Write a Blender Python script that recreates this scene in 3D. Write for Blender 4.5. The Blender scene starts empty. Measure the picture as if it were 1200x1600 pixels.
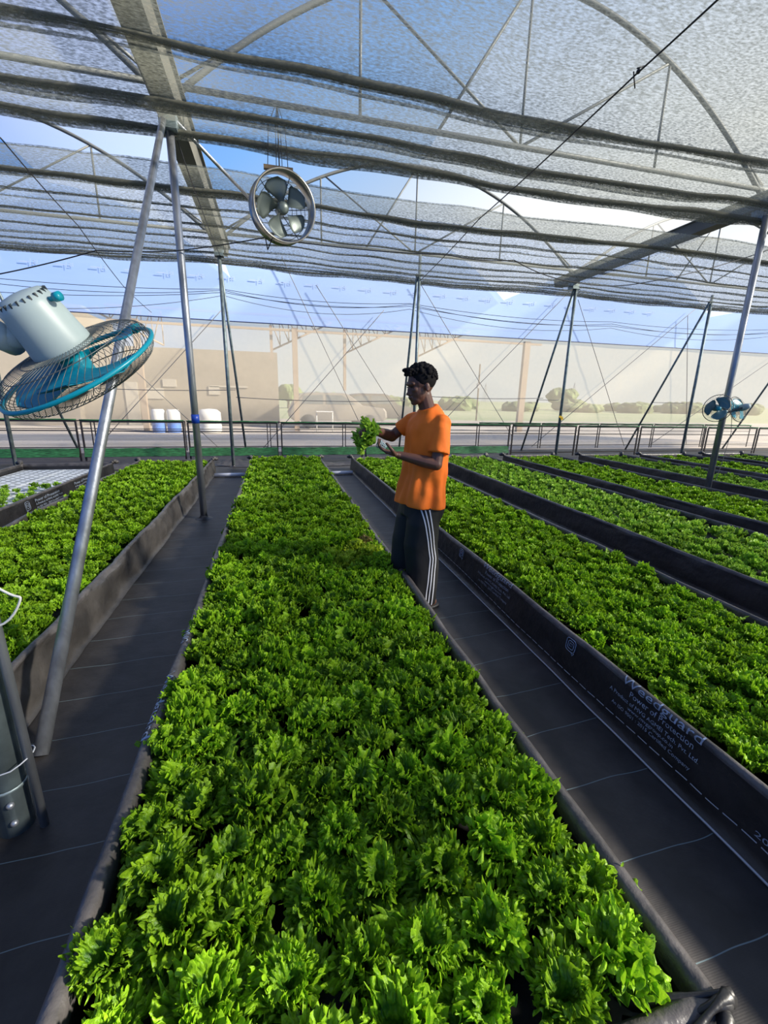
import bpy, bmesh, math, random
import numpy as np
from mathutils import Vector, Matrix, noise as mnoise
from mathutils.bvhtree import BVHTree
PI = math.pi
C = bpy.context.scene.collection
SC = bpy.context.scene

# ------------------------------------------------------------------ camera
YAW, PITCH, ROLL, FPX, CAMZ = 14.1, 14.8, 1.25, 672.0, 1.5
y_, p_, r_ = (math.radians(v) for v in (YAW, PITCH, ROLL))
fw = Vector((math.sin(y_)*math.cos(p_), math.cos(y_)*math.cos(p_), -math.sin(p_)))
rt = Vector((math.cos(y_), -math.sin(y_), 0)); up = rt.cross(fw)
rt2 = rt*math.cos(r_) + up*math.sin(r_); up2 = -rt*math.sin(r_) + up*math.cos(r_)
cd = bpy.data.cameras.new('camera'); cam = bpy.data.objects.new('camera', cd); C.objects.link(cam)
cam.matrix_world = Matrix(((rt2.x, up2.x, -fw.x, 0), (rt2.y, up2.y, -fw.y, 0), (rt2.z, up2.z, -fw.z, CAMZ), (0, 0, 0, 1)))
cd.sensor_fit = 'VERTICAL'; cd.sensor_height = 24; cd.lens = 24*FPX/1600
cd.clip_start = .02; cd.clip_end = 2000
SC.camera = cam

# ------------------------------------------------------------------ light
SC.view_settings.view_transform = 'Standard'; SC.view_settings.look = 'None'
SC.view_settings.gamma = 1; SC.view_settings.use_curve_mapping = False
SC.view_settings.exposure = 0.30
SUN_DIR = Vector((-1.7, .9, -1.05)).normalized()
sd = bpy.data.lights.new('sun', 'SUN'); sd.energy = 11.0; sd.angle = math.radians(4.0); sd.color = (1, .93, .8)
sun = bpy.data.objects.new('sun', sd); C.objects.link(sun)
sun.rotation_euler = SUN_DIR.to_track_quat('-Z', 'Y').to_euler(); sun.location = (12, -4, 9)
W = bpy.data.worlds.new('sky'); SC.world = W; W.use_nodes = True
nt = W.node_tree; nt.nodes.clear()
def nn(t, **k):
    n = nt.nodes.new(t)
    for a, b in k.items(): setattr(n, a, b)
    return n
tc = nn('ShaderNodeTexCoord')
sep = nn('ShaderNodeSeparateXYZ'); nt.links.new(tc.outputs['Generated'], sep.inputs[0])
dp = nn('ShaderNodeVectorMath', operation='DOT_PRODUCT'); nt.links.new(tc.outputs['Generated'], dp.inputs[0])
dp.inputs[1].default_value = (.93, .36, 0)
m1 = nn('ShaderNodeMath', operation='MULTIPLY_ADD'); nt.links.new(sep.outputs[2], m1.inputs[0]); m1.inputs[1].default_value = -1.35; m1.inputs[2].default_value = .72
m2 = nn('ShaderNodeMath', operation='MULTIPLY_ADD'); nt.links.new(dp.outputs['Value'], m2.inputs[0]); m2.inputs[1].default_value = .95; nt.links.new(m1.outputs[0], m2.inputs[2])
cr = nn('ShaderNodeValToRGB'); nt.links.new(m2.outputs[0], cr.inputs[0])
el = cr.color_ramp.elements
el[0].position = 0; el[0].color = (.055, .185, .62, 1)
el[1].position = 1; el[1].color = (.61, .66, .67, 1)
e = el.new(.45); e.color = (.20, .42, .82, 1)
bg = nn('ShaderNodeBackground'); bg.inputs[1].default_value = 1.0
nt.links.new(cr.outputs[0], bg.inputs[0])
wo = nn('ShaderNodeOutputWorld'); nt.links.new(bg.outputs[0], wo.inputs[0])

# ------------------------------------------------------------------ helpers
def tag(o, label=None, cat=None, group=None, kind=None):
    if label: o['label'] = label
    if cat: o['category'] = cat
    if group: o['group'] = group
    if kind: o['kind'] = kind
    return o
def empty(name, loc, label=None, cat=None, group=None, rz=0):
    o = bpy.data.objects.new(name, None); C.objects.link(o); o.location = loc; o.rotation_euler = (0, 0, rz)
    o.empty_display_size = .1
    bpy.context.view_layer.update()
    return tag(o, label, cat, group)
class MB:
    def __init__(s): s.v = []; s.f = []; s.mi = []; s.cur = 0
    def add(s, vs, fs):
        b = len(s.v); s.v += [tuple(v) for v in vs]; s.f += [tuple(b+i for i in f) for f in fs]; s.mi += [s.cur]*len(fs); return s
    def box(s, c, d, M=None):
        vs = [Vector((c[0]+x*d[0]/2, c[1]+y*d[1]/2, c[2]+z*d[2]/2)) for x in (-1, 1) for y in (-1, 1) for z in (-1, 1)]
        if M: vs = [M @ v for v in vs]
        return s.add(vs, [(0, 1, 3, 2), (4, 6, 7, 5), (0, 4, 5, 1), (2, 3, 7, 6), (0, 2, 6, 4), (1, 5, 7, 3)])
    def tube(s, pts, r, n=8, closed=False, cap=True):
        pts = [Vector(p) for p in pts]; m = len(pts)
        rr = r if isinstance(r, (list, tuple)) else [r]*m
        vs = []; ref = None
        for i, p in enumerate(pts):
            a = pts[(i-1) % m] if (closed or i > 0) else p
            b = pts[(i+1) % m] if (closed or i < m-1) else p
            t = (b-a).normalized()
            if ref is None:
                ref = Vector((0, 0, 1)) if abs(t.z) < .9 else Vector((1, 0, 0))
            u = (ref - t*ref.dot(t)).normalized(); w = t.cross(u); ref = u
            for k in range(n):
                an = 2*PI*k/n; vs.append(p + (u*math.cos(an)+w*math.sin(an))*rr[i])
        fs = []
        for i in range(m if closed else m-1):
            j = (i+1) % m
            for k in range(n): fs.append((i*n+k, i*n+(k+1) % n, j*n+(k+1) % n, j*n+k))
        if cap and not closed: fs += [tuple(range(n-1, -1, -1)), tuple((m-1)*n+k for k in range(n))]
        return s.add(vs, fs)
    def lathe(s, prof, M=None, n=32):     # prof: (radius, z)
        vs = []
        for (r, z) in prof:
            for k in range(n): vs.append(Vector((r*math.cos(2*PI*k/n), r*math.sin(2*PI*k/n), z)))
        if M: vs = [M @ v for v in vs]
        fs = [(i*n+k, i*n+(k+1) % n, (i+1)*n+(k+1) % n, (i+1)*n+k) for i in range(len(prof)-1) for k in range(n)]
        return s.add(vs, fs)
    def ell(s, c, r, M=None, nu=16, nv=10, R=None):
        vs = []; c = Vector(c)
        for i in range(nv+1):
            t = PI*i/nv
            for k in range(nu):
                a = 2*PI*k/nu
                v = Vector((r[0]*math.sin(t)*math.cos(a), r[1]*math.sin(t)*math.sin(a), r[2]*math.cos(t)))
                if R: v = R @ v
                v = c+v
                vs.append(M @ v if M else v)
        fs = [(i*nu+k, (i+1)*nu+k, (i+1)*nu+(k+1) % nu, i*nu+(k+1) % nu) for i in range(nv) for k in range(nu)]
        return s.add(vs, fs)
    def build(s, name, mats, parent=None, smooth=True):
        me = bpy.data.meshes.new(name); me.from_pydata(s.v, [], s.f)
        mats = mats if isinstance(mats, (list, tuple)) else [mats]
        for m in mats: me.materials.append(m)
        if len(mats) > 1: me.polygons.foreach_set('material_index', s.mi)
        me.polygons.foreach_set('use_smooth', [smooth]*len(me.polygons))
        me.validate(); me.update()
        o = bpy.data.objects.new(name, me); C.objects.link(o)
        if parent:
            o.parent = parent
            o.matrix_parent_inverse = parent.matrix_world.inverted()
        return o
def weld(o, d=1e-4):
    bm = bmesh.new(); bm.from_mesh(o.data); bmesh.ops.remove_doubles(bm, verts=bm.verts, dist=d)
    bmesh.ops.recalc_face_normals(bm, faces=bm.faces); bm.to_mesh(o.data); bm.free(); return o
def baked(o, mods):      # apply modifiers without operators
    for t, kw in mods:
        m = o.modifiers.new(t, t)
        for k, v in kw.items(): setattr(m, k, v)
    bpy.context.view_layer.update()
    dg = bpy.context.evaluated_depsgraph_get()
    me = bpy.data.meshes.new_from_object(o.evaluated_get(dg))
    o.modifiers.clear(); mats = list(o.data.materials); o.data = me
    if not me.materials:
        for m in mats: me.materials.append(m)
    me.polygons.foreach_set('use_smooth', [True]*len(me.polygons)); me.update()
    return o

def mat(name, col, rough=.6, metal=0, var=0, scale=8, bump=0, bscale=30, col2=None, stretch=(1, 1, 1), coat=0, spec=None):
    m = bpy.data.materials.new(name); m.use_nodes = True; t = m.node_tree; b = t.nodes['Principled BSDF']
    b.inputs['Base Color'].default_value = (*col, 1); b.inputs['Roughness'].default_value = rough; b.inputs['Metallic'].default_value = metal
    if coat: b.inputs['Coat Weight'].default_value = coat
    if spec is not None: b.inputs['Specular IOR Level'].default_value = spec
    if var or bump or col2:
        g = t.nodes.new('ShaderNodeNewGeometry')
        mp = t.nodes.new('ShaderNodeMapping'); mp.inputs['Scale'].default_value = stretch; t.links.new(g.outputs['Position'], mp.inputs[0])
        n = t.nodes.new('ShaderNodeTexNoise'); n.inputs['Scale'].default_value = scale; n.inputs['Detail'].default_value = 5; t.links.new(mp.outputs[0], n.inputs['Vector'])
        r = t.nodes.new('ShaderNodeValToRGB'); t.links.new(n.outputs[0], r.inputs[0])
        c2 = col2 or tuple(min(1, v*(1+var)) for v in col); c1 = col if col2 else tuple(v*(1-var) for v in col)
        r.color_ramp.elements[0].position = .35; r.color_ramp.elements[1].position = .68
        r.color_ramp.elements[0].color = (*c1, 1); r.color_ramp.elements[1].color = (*c2, 1)
        t.links.new(r.outputs[0], b.inputs['Base Color'])
        if bump:
            n2 = t.nodes.new('ShaderNodeTexNoise'); n2.inputs['Scale'].default_value = bscale; n2.inputs['Detail'].default_value = 4; t.links.new(mp.outputs[0], n2.inputs['Vector'])
            bp = t.nodes.new('ShaderNodeBump'); bp.inputs['Strength'].default_value = bump; bp.inputs['Distance'].default_value = .02
            t.links.new(n2.outputs[0], bp.inputs['Height']); t.links.new(bp.outputs[0], b.inputs['Normal'])
    return m
def film(name, col, fac, trans=.5, grain=0, gscale=60, stretch=(1, 1, 1), gloss=0, streak=0, tint=(1, 1, 1)):
    """thin see-through sheet: part clear, part scattering"""
    m = bpy.data.materials.new(name); m.use_nodes = True; t = m.node_tree; t.nodes.clear()
    L = t.links.new; N = t.nodes.new
    tr = N('ShaderNodeBsdfTransparent'); tr.inputs[0].default_value = (*tint, 1)
    d = N('ShaderNodeBsdfDiffuse'); d.inputs[0].default_value = (*col, 1)
    q = N('ShaderNodeBsdfTranslucent'); q.inputs[0].default_value = (*col, 1)
    mx = N('ShaderNodeMixShader'); mx.inputs[0].default_value = trans; L(d.outputs[0], mx.inputs[1]); L(q.outputs[0], mx.inputs[2])
    out = mx.outputs[0]
    if gloss:
        gl = N('ShaderNodeBsdfGlossy'); gl.inputs['Roughness'].default_value = .25
        m3 = N('ShaderNodeMixShader'); m3.inputs[0].default_value = gloss; L(out, m3.inputs[1]); L(gl.outputs[0], m3.inputs[2]); out = m3.outputs[0]
    mm = N('ShaderNodeMixShader'); mm.inputs[0].default_value = fac; L(tr.outputs[0], mm.inputs[1]); L(out, mm.inputs[2])
    if grain or streak:
        g = N('ShaderNodeNewGeometry'); mp = N('ShaderNodeMapping'); mp.inputs['Scale'].default_value = stretch; L(g.outputs['Position'], mp.inputs[0])
        n = N('ShaderNodeTexNoise'); n.inputs['Scale'].default_value = gscale; n.inputs['Detail'].default_value = 2; L(mp.outputs[0], n.inputs['Vector'])
        r = N('ShaderNodeMapRange'); r.inputs[1].default_value = .3; r.inputs[2].default_value = .7; r.inputs[3].default_value = fac-grain; r.inputs[4].default_value = fac+grain
        L(n.outputs[0], r.inputs[0]); o = r.outputs[0]
        if streak:
            mp2 = N('ShaderNodeMapping'); mp2.inputs['Scale'].default_value = (.12, 6, 6); L(g.outputs['Position'], mp2.inputs[0])
            n2 = N('ShaderNodeTexNoise'); n2.inputs['Scale'].default_value = 2.5; n2.inputs['Detail'].default_value = 4; L(mp2.outputs[0], n2.inputs['Vector'])
            r2 = N('ShaderNodeMapRange'); r2.inputs[1].default_value = .4; r2.inputs[2].default_value = .72; r2.inputs[3].default_value = 0; r2.inputs[4].default_value = streak
            L(n2.outputs[0], r2.inputs[0]); ad = N('ShaderNodeMath'); ad.operation = 'ADD'; ad.use_clamp = True; L(o, ad.inputs[0]); L(r2.outputs[0], ad.inputs[1]); o = ad.outputs[0]
        L(o, mm.inputs[0])
    oo = N('ShaderNodeOutputMaterial'); L(mm.outputs[0], oo.inputs[0])
    return m

M = {}
M['galv'] = mat('galvanised_steel', (.36, .38, .41), .38, .75, var=.25, scale=14, bump=.08, bscale=60, stretch=(1, 1, .25))
M['galv_old'] = mat('weathered_zinc', (.20, .25, .26), .5, .55, var=.3, scale=10)
M['steel_grey'] = mat('roof_steel', (.13, .135, .125), .6, .3, var=.15)
M['gutter'] = mat('gutter_steel', (.15, .145, .12), .7, .2, var=.15, scale=3)
M['wire'] = mat('black_wire', (.012, .012, .014), .5)
M['wire_grey'] = mat('grey_wire', (.16, .15, .14), .5)
M['rail'] = mat('dark_painted_steel', (.022, .017, .017), .5, var=.3)
M['green_net'] = mat('green_shade_cloth', (.025, .14, .045), .7, var=.5, scale=9, stretch=(1, 6, 6))
M['liner'] = mat('black_liner', (.022, .021, .022), .42, var=.35, scale=5, bump=.35, bscale=14)
M['liner_dusty'] = mat('dusty_black_liner', (.035, .032, .03), .5, col2=(.085, .077, .070), scale=4, bump=.9, bscale=7)
M['liner_rim'] = mat('worn_liner', (.045, .042, .042), .40, col2=(.11, .10, .098), scale=9, bump=.4, bscale=25)
M['print'] = mat('faded_white_print', (.30, .36, .46), .6, var=.3, scale=60)
M['white_line'] = mat('white_print_line', (.38, .42, .48), .6)
M['edge_line'] = mat('pale_edge', (.45, .47, .5), .5)
M['foam'] = mat('white_foam', (.72, .74, .72), .7, var=.08)
M['hole'] = mat('dark_hole', (.04, .05, .04), .8)
M['pvc'] = mat('white_pvc', (.72, .74, .82), .35)
M['teal'] = mat('turquoise_plastic', (.0, .27, .36), .35, spec=.5)
M['teal_blade'] = mat('turquoise_blade', (.0, .22, .33), .4)
M['fan_body'] = mat('pale_blue_grey_plastic', (.38, .46, .45), .4, var=.05)
M['dark_plastic'] = mat('dark_plastic', (.03, .04, .045), .45)
M['chrome'] = mat('dull_wire', (.16, .17, .16), .45, .6)
M['drum'] = mat('brushed_steel_drum', (.45, .42, .36), .3, .9, var=.2)
M['blade_grey'] = mat('grey_blade', (.13, .16, .15), .4, .3)
M['wood'] = mat('rusty_bracket', (.16, .11, .06), .7, var=.4)
M['yellow'] = mat('yellow_tag', (.8, .5, .02), .5)
M['blue_tape'] = mat('blue_tape', (.01, .05, .35), .4)
M['white_cable'] = mat('white_cable', (.6, .6, .56), .5)

# weed mat floor with woven marker threads
def weed_mat():
    m = bpy.data.materials.new('black_weed_mat'); m.use_nodes = True; t = m.node_tree; b = t.nodes['Principled BSDF']; L = t.links.new; N = t.nodes.new
    g = N('ShaderNodeNewGeometry'); s = N('ShaderNodeSeparateXYZ'); L(g.outputs['Position'], s.inputs[0])
    n = N('ShaderNodeTexNoise'); n.inputs['Scale'].default_value = 2.2; n.inputs['Detail'].default_value = 7; n.inputs['Roughness'].default_value = .65; L(g.outputs['Position'], n.inputs['Vector'])
    r = N('ShaderNodeValToRGB'); L(n.outputs[0], r.inputs[0]); r.color_ramp.elements[0].position = .38; r.color_ramp.elements[1].position = .75
    r.color_ramp.elements[0].color = (.014, .0125, .012, 1); r.color_ramp.elements[1].color = (.054, .048, .045, 1)
    # y + .10x + wobble
    nw = N('ShaderNodeTexNoise'); nw.inputs['Scale'].default_value = 1.6; L(g.outputs['Position'], nw.inputs['Vector'])
    a = N('ShaderNodeMath'); a.operation = 'MULTIPLY_ADD'; L(s.outputs[0], a.inputs[0]); a.inputs[1].default_value = -.06; L(s.outputs[1], a.inputs[2])
    a2 = N('ShaderNodeMath'); a2.operation = 'MULTIPLY_ADD'; L(nw.outputs[0], a2.inputs[0]); a2.inputs[1].default_value = .09; L(a.outputs[0], a2.inputs[2])
    d = N('ShaderNodeMath'); d.operation = 'DIVIDE'; L(a2.outputs[0], d.inputs[0]); d.inputs[1].default_value = .285
    f = N('ShaderNodeMath'); f.operation = 'FRACT'; L(d.outputs[0], f.inputs[0])
    c = N('ShaderNodeMath'); c.operation = 'LESS_THAN'; L(f.outputs[0], c.inputs[0]); c.inputs[1].default_value = .011
    mx = N('ShaderNodeMixRGB'); L(c.outputs[0], mx.inputs[0]); L(r.outputs[0], mx.inputs[1]); mx.inputs[2].default_value = (.13, .18, .19, 1)
    L(mx.outputs[0], b.inputs['Base Color']); b.inputs['Roughness'].default_value = .55
    w = N('ShaderNodeTexWave'); w.inputs['Scale'].default_value = 60; w.inputs['Distortion'].default_value = 1; w.bands_direction = 'Y'; L(g.outputs['Position'], w.inputs['Vector'])
    n3 = N('ShaderNodeTexNoise'); n3.inputs['Scale'].default_value = 5; n3.inputs['Detail'].default_value = 5; L(g.outputs['Position'], n3.inputs['Vector'])
    ad = N('ShaderNodeMath'); ad.operation = 'MULTIPLY_ADD'; L(w.outputs[0], ad.inputs[0]); ad.inputs[1].default_value = .012; L(n3.outputs[0], ad.inputs[2])
    bp = N('ShaderNodeBump'); bp.inputs['Strength'].default_value = .5; bp.inputs['Distance'].default_value = .02; L(ad.outputs[0], bp.inputs['Height']); L(bp.outputs[0], b.inputs['Normal'])
    return m
M['mat'] = weed_mat()
M['concrete'] = mat('pale_concrete', (.40, .345, .28), .9, var=.25, scale=.6, stretch=(.3, 2, 1))
M['field'] = mat('dry_field', (.36, .36, .20), .9, col2=(.22, .27, .12), scale=.08, stretch=(.3, 1, 1))
M['netcloth'] = film('grey_shade_netting', (.23, .24, .205), .58, trans=.6, grain=.30, gscale=62, stretch=(.45, 1, 1))
M['netfold'] = film('bunched_shade_netting', (.22, .22, .18), .78, trans=.45, grain=.12, gscale=75, stretch=(.45, 1, 1))
M['roof_film'] = film('roof_film', (.8, .8, .74), .24, trans=.7, tint=(.97, .98, 1))
M['tan_net'] = film('beige_insect_net', (.95, .82, .60), .48, trans=.6, grain=.03, gscale=3)
M['blue_film'] = film('pale_blue_wall_film', (.50, .67, 1.0), .84, trans=.5, grain=.05, gscale=2, stretch=(.3, 1, 2))
M['skirt_film'] = film('clear_skirt_film', (.74, .67, .54), .25, trans=.5, streak=.45, gscale=4)
M['film_print'] = mat('grey_film_print', (.36, .44, .62), .8)
M['film_hem'] = mat('navy_hem', (.02, .03, .09), .6)

# ------------------------------------------------------------------ ground and shell
def plane(name, x0, x1, y0, y1, z, m, t=.02):
    o = MB().box(((x0+x1)/2, (y0+y1)/2, z-t/2), (x1-x0, y1-y0, t)).build(name, m, smooth=False); return tag(o, kind='structure')
plane('floor', -12, 24, -4, 12.4, 0, M['mat'], .04)
plane('ground_concrete', -60, 80, 12.4, 31, -.01, M['concrete'], .06)
plane('ground_field', -300, 500, 31, 700, -.05, M['field'], .1)

# translucent end wall: beige insect net, pale blue film above, clear skirt
wb = empty('wall_back', (4, 13, 0)); tag(wb, kind='structure')
def sheet(name, x0, x1, z0, z1, y, m, nx=120, nz=16, amp=.03, parent=None, seed=0):
    mb = MB(); vs = []
    for i in range(nx+1):
        for j in range(nz+1):
            x = x0+(x1-x0)*i/nx; z = z0+(z1-z0)*j/nz
            vs.append((x, y+amp*mnoise.noise(Vector((x*.5, z*1.3, seed))), z))
    fs = [(i*(nz+1)+j, (i+1)*(nz+1)+j, (i+1)*(nz+1)+j+1, i*(nz+1)+j+1) for i in range(nx) for j in range(nz)]
    return mb.add(vs, fs).build(name, m, parent)
sheet('insect_net', -11, 23, .80, 3.42, 13.02, M['tan_net'], parent=wb)
sheet('wall_film', -11, 23, 3.38, 6.3, 12.96, M['blue_film'], parent=wb, seed=3)
sheet('skirt_film', -11, 23, .02, .82, 13.0, M['skirt_film'], parent=wb, seed=5, amp=.05)
MB().tube([(-11+i*.5, 12.95+.015*mnoise.noise(Vector((i*.3, 0, 0))), 3.39+.012*mnoise.noise(Vector((i*.2, 3, 0)))) for i in range(69)], .013, 6).build('film_hem', M['film_hem'], wb)
pr = MB()
for k in range(26):      # faint repeated print along the film
    x = -6.2+.735*k
    pr.box((x-.10, 12.92, 4.42), (.20, .002, .022)); pr.box((x+.03, 12.92, 4.42), (.012, .002, .14))
    pr.box((x+.11, 12.92, 4.45), (.055, .002, .014)); pr.box((x+.11, 12.92, 4.40), (.055, .002, .014)); pr.box((x+.09, 12.92, 4.425), (.010, .002, .07)); pr.box((x+.165, 12.92, 4.43), (.012, .002, .08))
pr.build('printed_marks', M['film_print'], wb, smooth=False)

# roof film on the sunward slopes of the arched bays
BAYS = [(-8.78, -.92), (-.92, 6.88), (6.88, 14.7)]
def arch_z(x, b):
    c = (b[0]+b[1])/2; h = (b[1]-b[0])/2
    return 4.3+1.72*(1-((x-c)/h)**2)
ce = empty('ceiling', (3, 6, 4.3)); tag(ce, kind='structure')
for b in BAYS+[(14.7, 22.5)]:
    c = (b[0]+b[1])/2; mb = MB(); vs = []; nx, ny = 16, 12
    for i in range(nx+1):
        for j in range(ny+1):
            x = c+.05+(b[1]-.12-c)*i/nx; y = -3+15.9*j/ny
            vs.append((x, y, arch_z(x, b)+.07+.01*mnoise.noise(Vector((x*2, y, 0)))))
    fs = [(i*(ny+1)+j, (i+1)*(ny+1)+j, (i+1)*(ny+1)+j+1, i*(ny+1)+j+1) for i in range(nx) for j in range(ny)]
    mb.add(vs, fs).build('roof_film', M['roof_film'], ce)

# ------------------------------------------------------------------ steel frame
def pipe(name, pts, r, m, label, cat, group=None, n=12):
    o = MB().tube(pts, r, n).build(name, m); return tag(o, label, cat, group)
GX = [-8.78, -.92, 6.88, 14.7]
for i, gx in enumerate(GX):
    if i in (0,): continue
    g = empty('roof_gutter', (gx, 5, 4.2), ['', 'steel roof gutter running overhead above the post beside the hanging fan', 'steel roof gutter running overhead above the post that carries the twin fans', 'steel roof gutter at the far right beyond the last posts'][i], 'gutter')
    w = .13
    prof = [(-w-.04, .17), (-w, .17), (-w*.75, .02), (w*.75, .02), (w, .17), (w+.04, .17), (w+.04, .155), (w+.01, .155), (w*.82, .0), (-w*.82, 0), (-w-.01, .155), (-w-.04, .155)]
    n = len(prof); mb = MB()
    vs = [(gx+a, yy, 4.22+b) for yy in (-3.0, 10.3) for a, b in prof]
    mb.add(vs, [(k, (k+1) % n, n+(k+1) % n, n+k) for k in range(n)]+[tuple(range(n-1, -1, -1)), tuple(range(n, 2*n))]).build('channel', M['gutter'], g, smooth=False)
    for yy in (5.56, 9.69):
        MB().box((gx, yy, 4.13), (.16, .2, .16)).build('bracket', M['galv_old'], g, smooth=False)
TRY = [1.47, 5.56, 9.69]
bn = ['left bay', 'middle bay over the lettuce beds', 'right bay']
tn = ['nearest the camera', 'above the hanging fan', 'nearest the far wall']
for bi, b in enumerate(BAYS):
    for ti, ty in enumerate(TRY):
        if bi != 1 and ti == 0: continue
        tr = empty('roof_truss', ((b[0]+b[1])/2, ty, 4.4), 'arched steel roof truss of the %s, %s' % (bn[bi], tn[ti]), 'roof truss', 'arched roof trusses')
        c = (b[0]+b[1])/2; h = (b[1]-b[0])/2
        MB().tube([(b[0]+.1+(b[1]-b[0]-.2)*k/40, ty, arch_z(b[0]+.1+(b[1]-b[0]-.2)*k/40, b)) for k in range(41)], .03, 8).build('arch', M['steel_grey'], tr)
        MB().tube([(b[0], ty, 4.45), (b[1], ty, 4.45)], .03, 8).build('bottom_chord', M['steel_grey'], tr)
        for u in (-.5, 0, .5):
            x = c+u*h; MB().tube([(x, ty, 4.45), (x, ty, arch_z(x, b))], .017, 6).build('upright', M['steel_grey'], tr)
        for x0, z0, x1 in ((c, 4.45, c+.5*h), (c, 4.45, c-.48*h), (c-.27*h, 4.45, c), (b[0]+.1, 4.5, b[0]+.26*h), (b[1]-.1, 4.5, b[1]-.26*h)):
            MB().tube([(x0, ty, z0), (x1, ty, arch_z(x1, b))], .017, 6).build('diagonal', M['steel_grey'], tr)

POSTS = [(-4.9, 9.69, .035, 'galvanised post at the far left edge beyond the foam raft bed'),
         (-.92, 9.69, .035, 'galvanised post at the far end of the left path'),
         (3.1, 9.69, .032, 'galvanised post behind the head of the person in orange'),
         (6.95, 9.69, .035, 'galvanised post by the far railing with a yellow tag'),
         (10.95, 9.69, .035, 'galvanised post by the far railing behind the twin fans'),
         (-.92, 5.56, .04, 'galvanised post standing in the left path with a blue tape mark'),
         (6.83, 5.45, .045, 'galvanised post that carries the twin fans on the right')]
for (x, y, r, lab) in POSTS:
    p = empty('support_post', (x, y, 0), lab, 'post', 'greenhouse posts')
    MB().tube([(x, y, -.02), (x, y, 4.22 if (x, y) != (3.1, 9.69) else 4.45)], r, 14).build('pole', M['galv'] if y < 9 else M['galv_old'], p)
    MB().lathe([(r*2.6, .001), (r*1.9, .012), (r*1.3, .02), (r*1.02, .045)], Matrix.Translation((x, y, 0)), 16).build('base_collar', M['liner'], p)
    if y > 9: MB().box((x, y, 4.06), (.17, .07, .02)).build('top_plate', M['galv_old'], p, smooth=False)
    if (x, y) == (-.92, 5.56):
        MB().lathe([(r+.002, 0), (r+.005, 0), (r+.005, .1), (r+.002, .1)], Matrix.Translation((x, y, 1.17)), 16).build('blue_tape', M['blue_tape'], p)['label'] = 'blue tape wrapped round the pole'
t = MB(); t.box((0, 0, 0), (.10, .012, .05), Matrix.Translation((6.93, 9.64, 1.14)) @ Matrix.Rotation(.3, 4, 'Y')); t.box((0, 0, 0), (.07, .012, .06), Matrix.Translation((6.97, 9.645, 1.10)) @ Matrix.Rotation(-.5, 4, 'Y')); t.tube([(6.95+.037*math.cos(k*PI/6), 9.69+.037*math.sin(k*PI/6), 1.13) for k in range(12)], .005, 5, closed=True)
tag(t.build('tag', M['yellow'], smooth=False), 'small yellow tag tied round a post by the far railing', 'tag')
STAYS = [((-4.9, 9.69, 4.0), (-4.75, 12.2, 0), 'leaning stay pipe behind the far left post'),
         ((-.92, 9.69, 4.0), (-.80, 12.1, 0), 'thin dark stay pipe leaning behind the far post of the left path'),
         ((3.05, 9.69, 4.05), (3.5, 12.3, 0), 'leaning stay pipe behind the person in orange'),
         ((6.9, 9.69, 4.05), (7.55, 12.3, 0), 'leaning stay pipe left of the post with the yellow tag'),
         ((10.9, 9.69, 4.05), (11.5, 12.3, 0), 'leaning stay pipe in the gap between tagged post and twin fans'),
         ((14.7, 9.69, 4.05), (15.7, 12.3, 0), 'leaning stay pipe behind the twin fans at the right edge')]
for a, b, lab in STAYS: pipe('stay_pipe', [a, b], .028, M['galv_old'], lab, 'stay pipe', 'leaning stays at the far wall')
pipe('stay_pipe', [(-.95, 5.42, 4.08), (-1.03, 1.8, 0)], .030, M['galv'], 'long bright galvanised stay pipe slanting down the left side behind the large fan', 'stay pipe')
pipe('brace_pipe', [(-.86, 5.56, 4.16), (-.1, 7.0, 3.98)], .02, M['galv'], 'short bright brace pipe under the netting left of the hanging fan', 'brace pipe')
# near post at the left edge
np_ = empty('support_post', (-.95, 1.47, 0), 'thick bolted steel post at the left edge with a conduit strapped to it', 'post')
MB().tube([(-.955, 1.47, -.02), (-.955, 1.47, 4.2)], .052, 20).build('pole', M['galv_old'], np_)
MB().tube([(-.862, 1.45, .0), (-.880, 1.46, 1.2), (-.885, 1.46, 2.6)], .014, 10).build('conduit', M['galv'], np_)
MB().lathe([(.055, 0), (.058, 0), (.058, .012), (.055, .012)], Matrix.Translation((-.955, 1.47, .18)), 20).build('seam', M['galv_old'], np_)
for z in (.06, .135): MB().ell((-.93, 1.42, z), (.012, .012, .012)).build('bolt', M['galv'], np_)
MB().tube([(-.955+.068*math.cos(k*PI/8)+(.03 if math.cos(k*PI/8) > 0 else 0), 1.465+.06*math.sin(k*PI/8), .27+.03*math.cos(k*PI/8)) for k in range(16)], .0025, 6, closed=True).build('wire_tie', M['edge_line'], np_)
pipe('cable', [(-.93+.21*math.sin(PI*k/24)**.8, 1.32, 1.03-.21*k/24+.012*math.sin(k*.6)) for k in range(25)], .0035, M['white_cable'], 'white cable looping out from the left edge above the left bed', 'cable', n=8)

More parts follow.
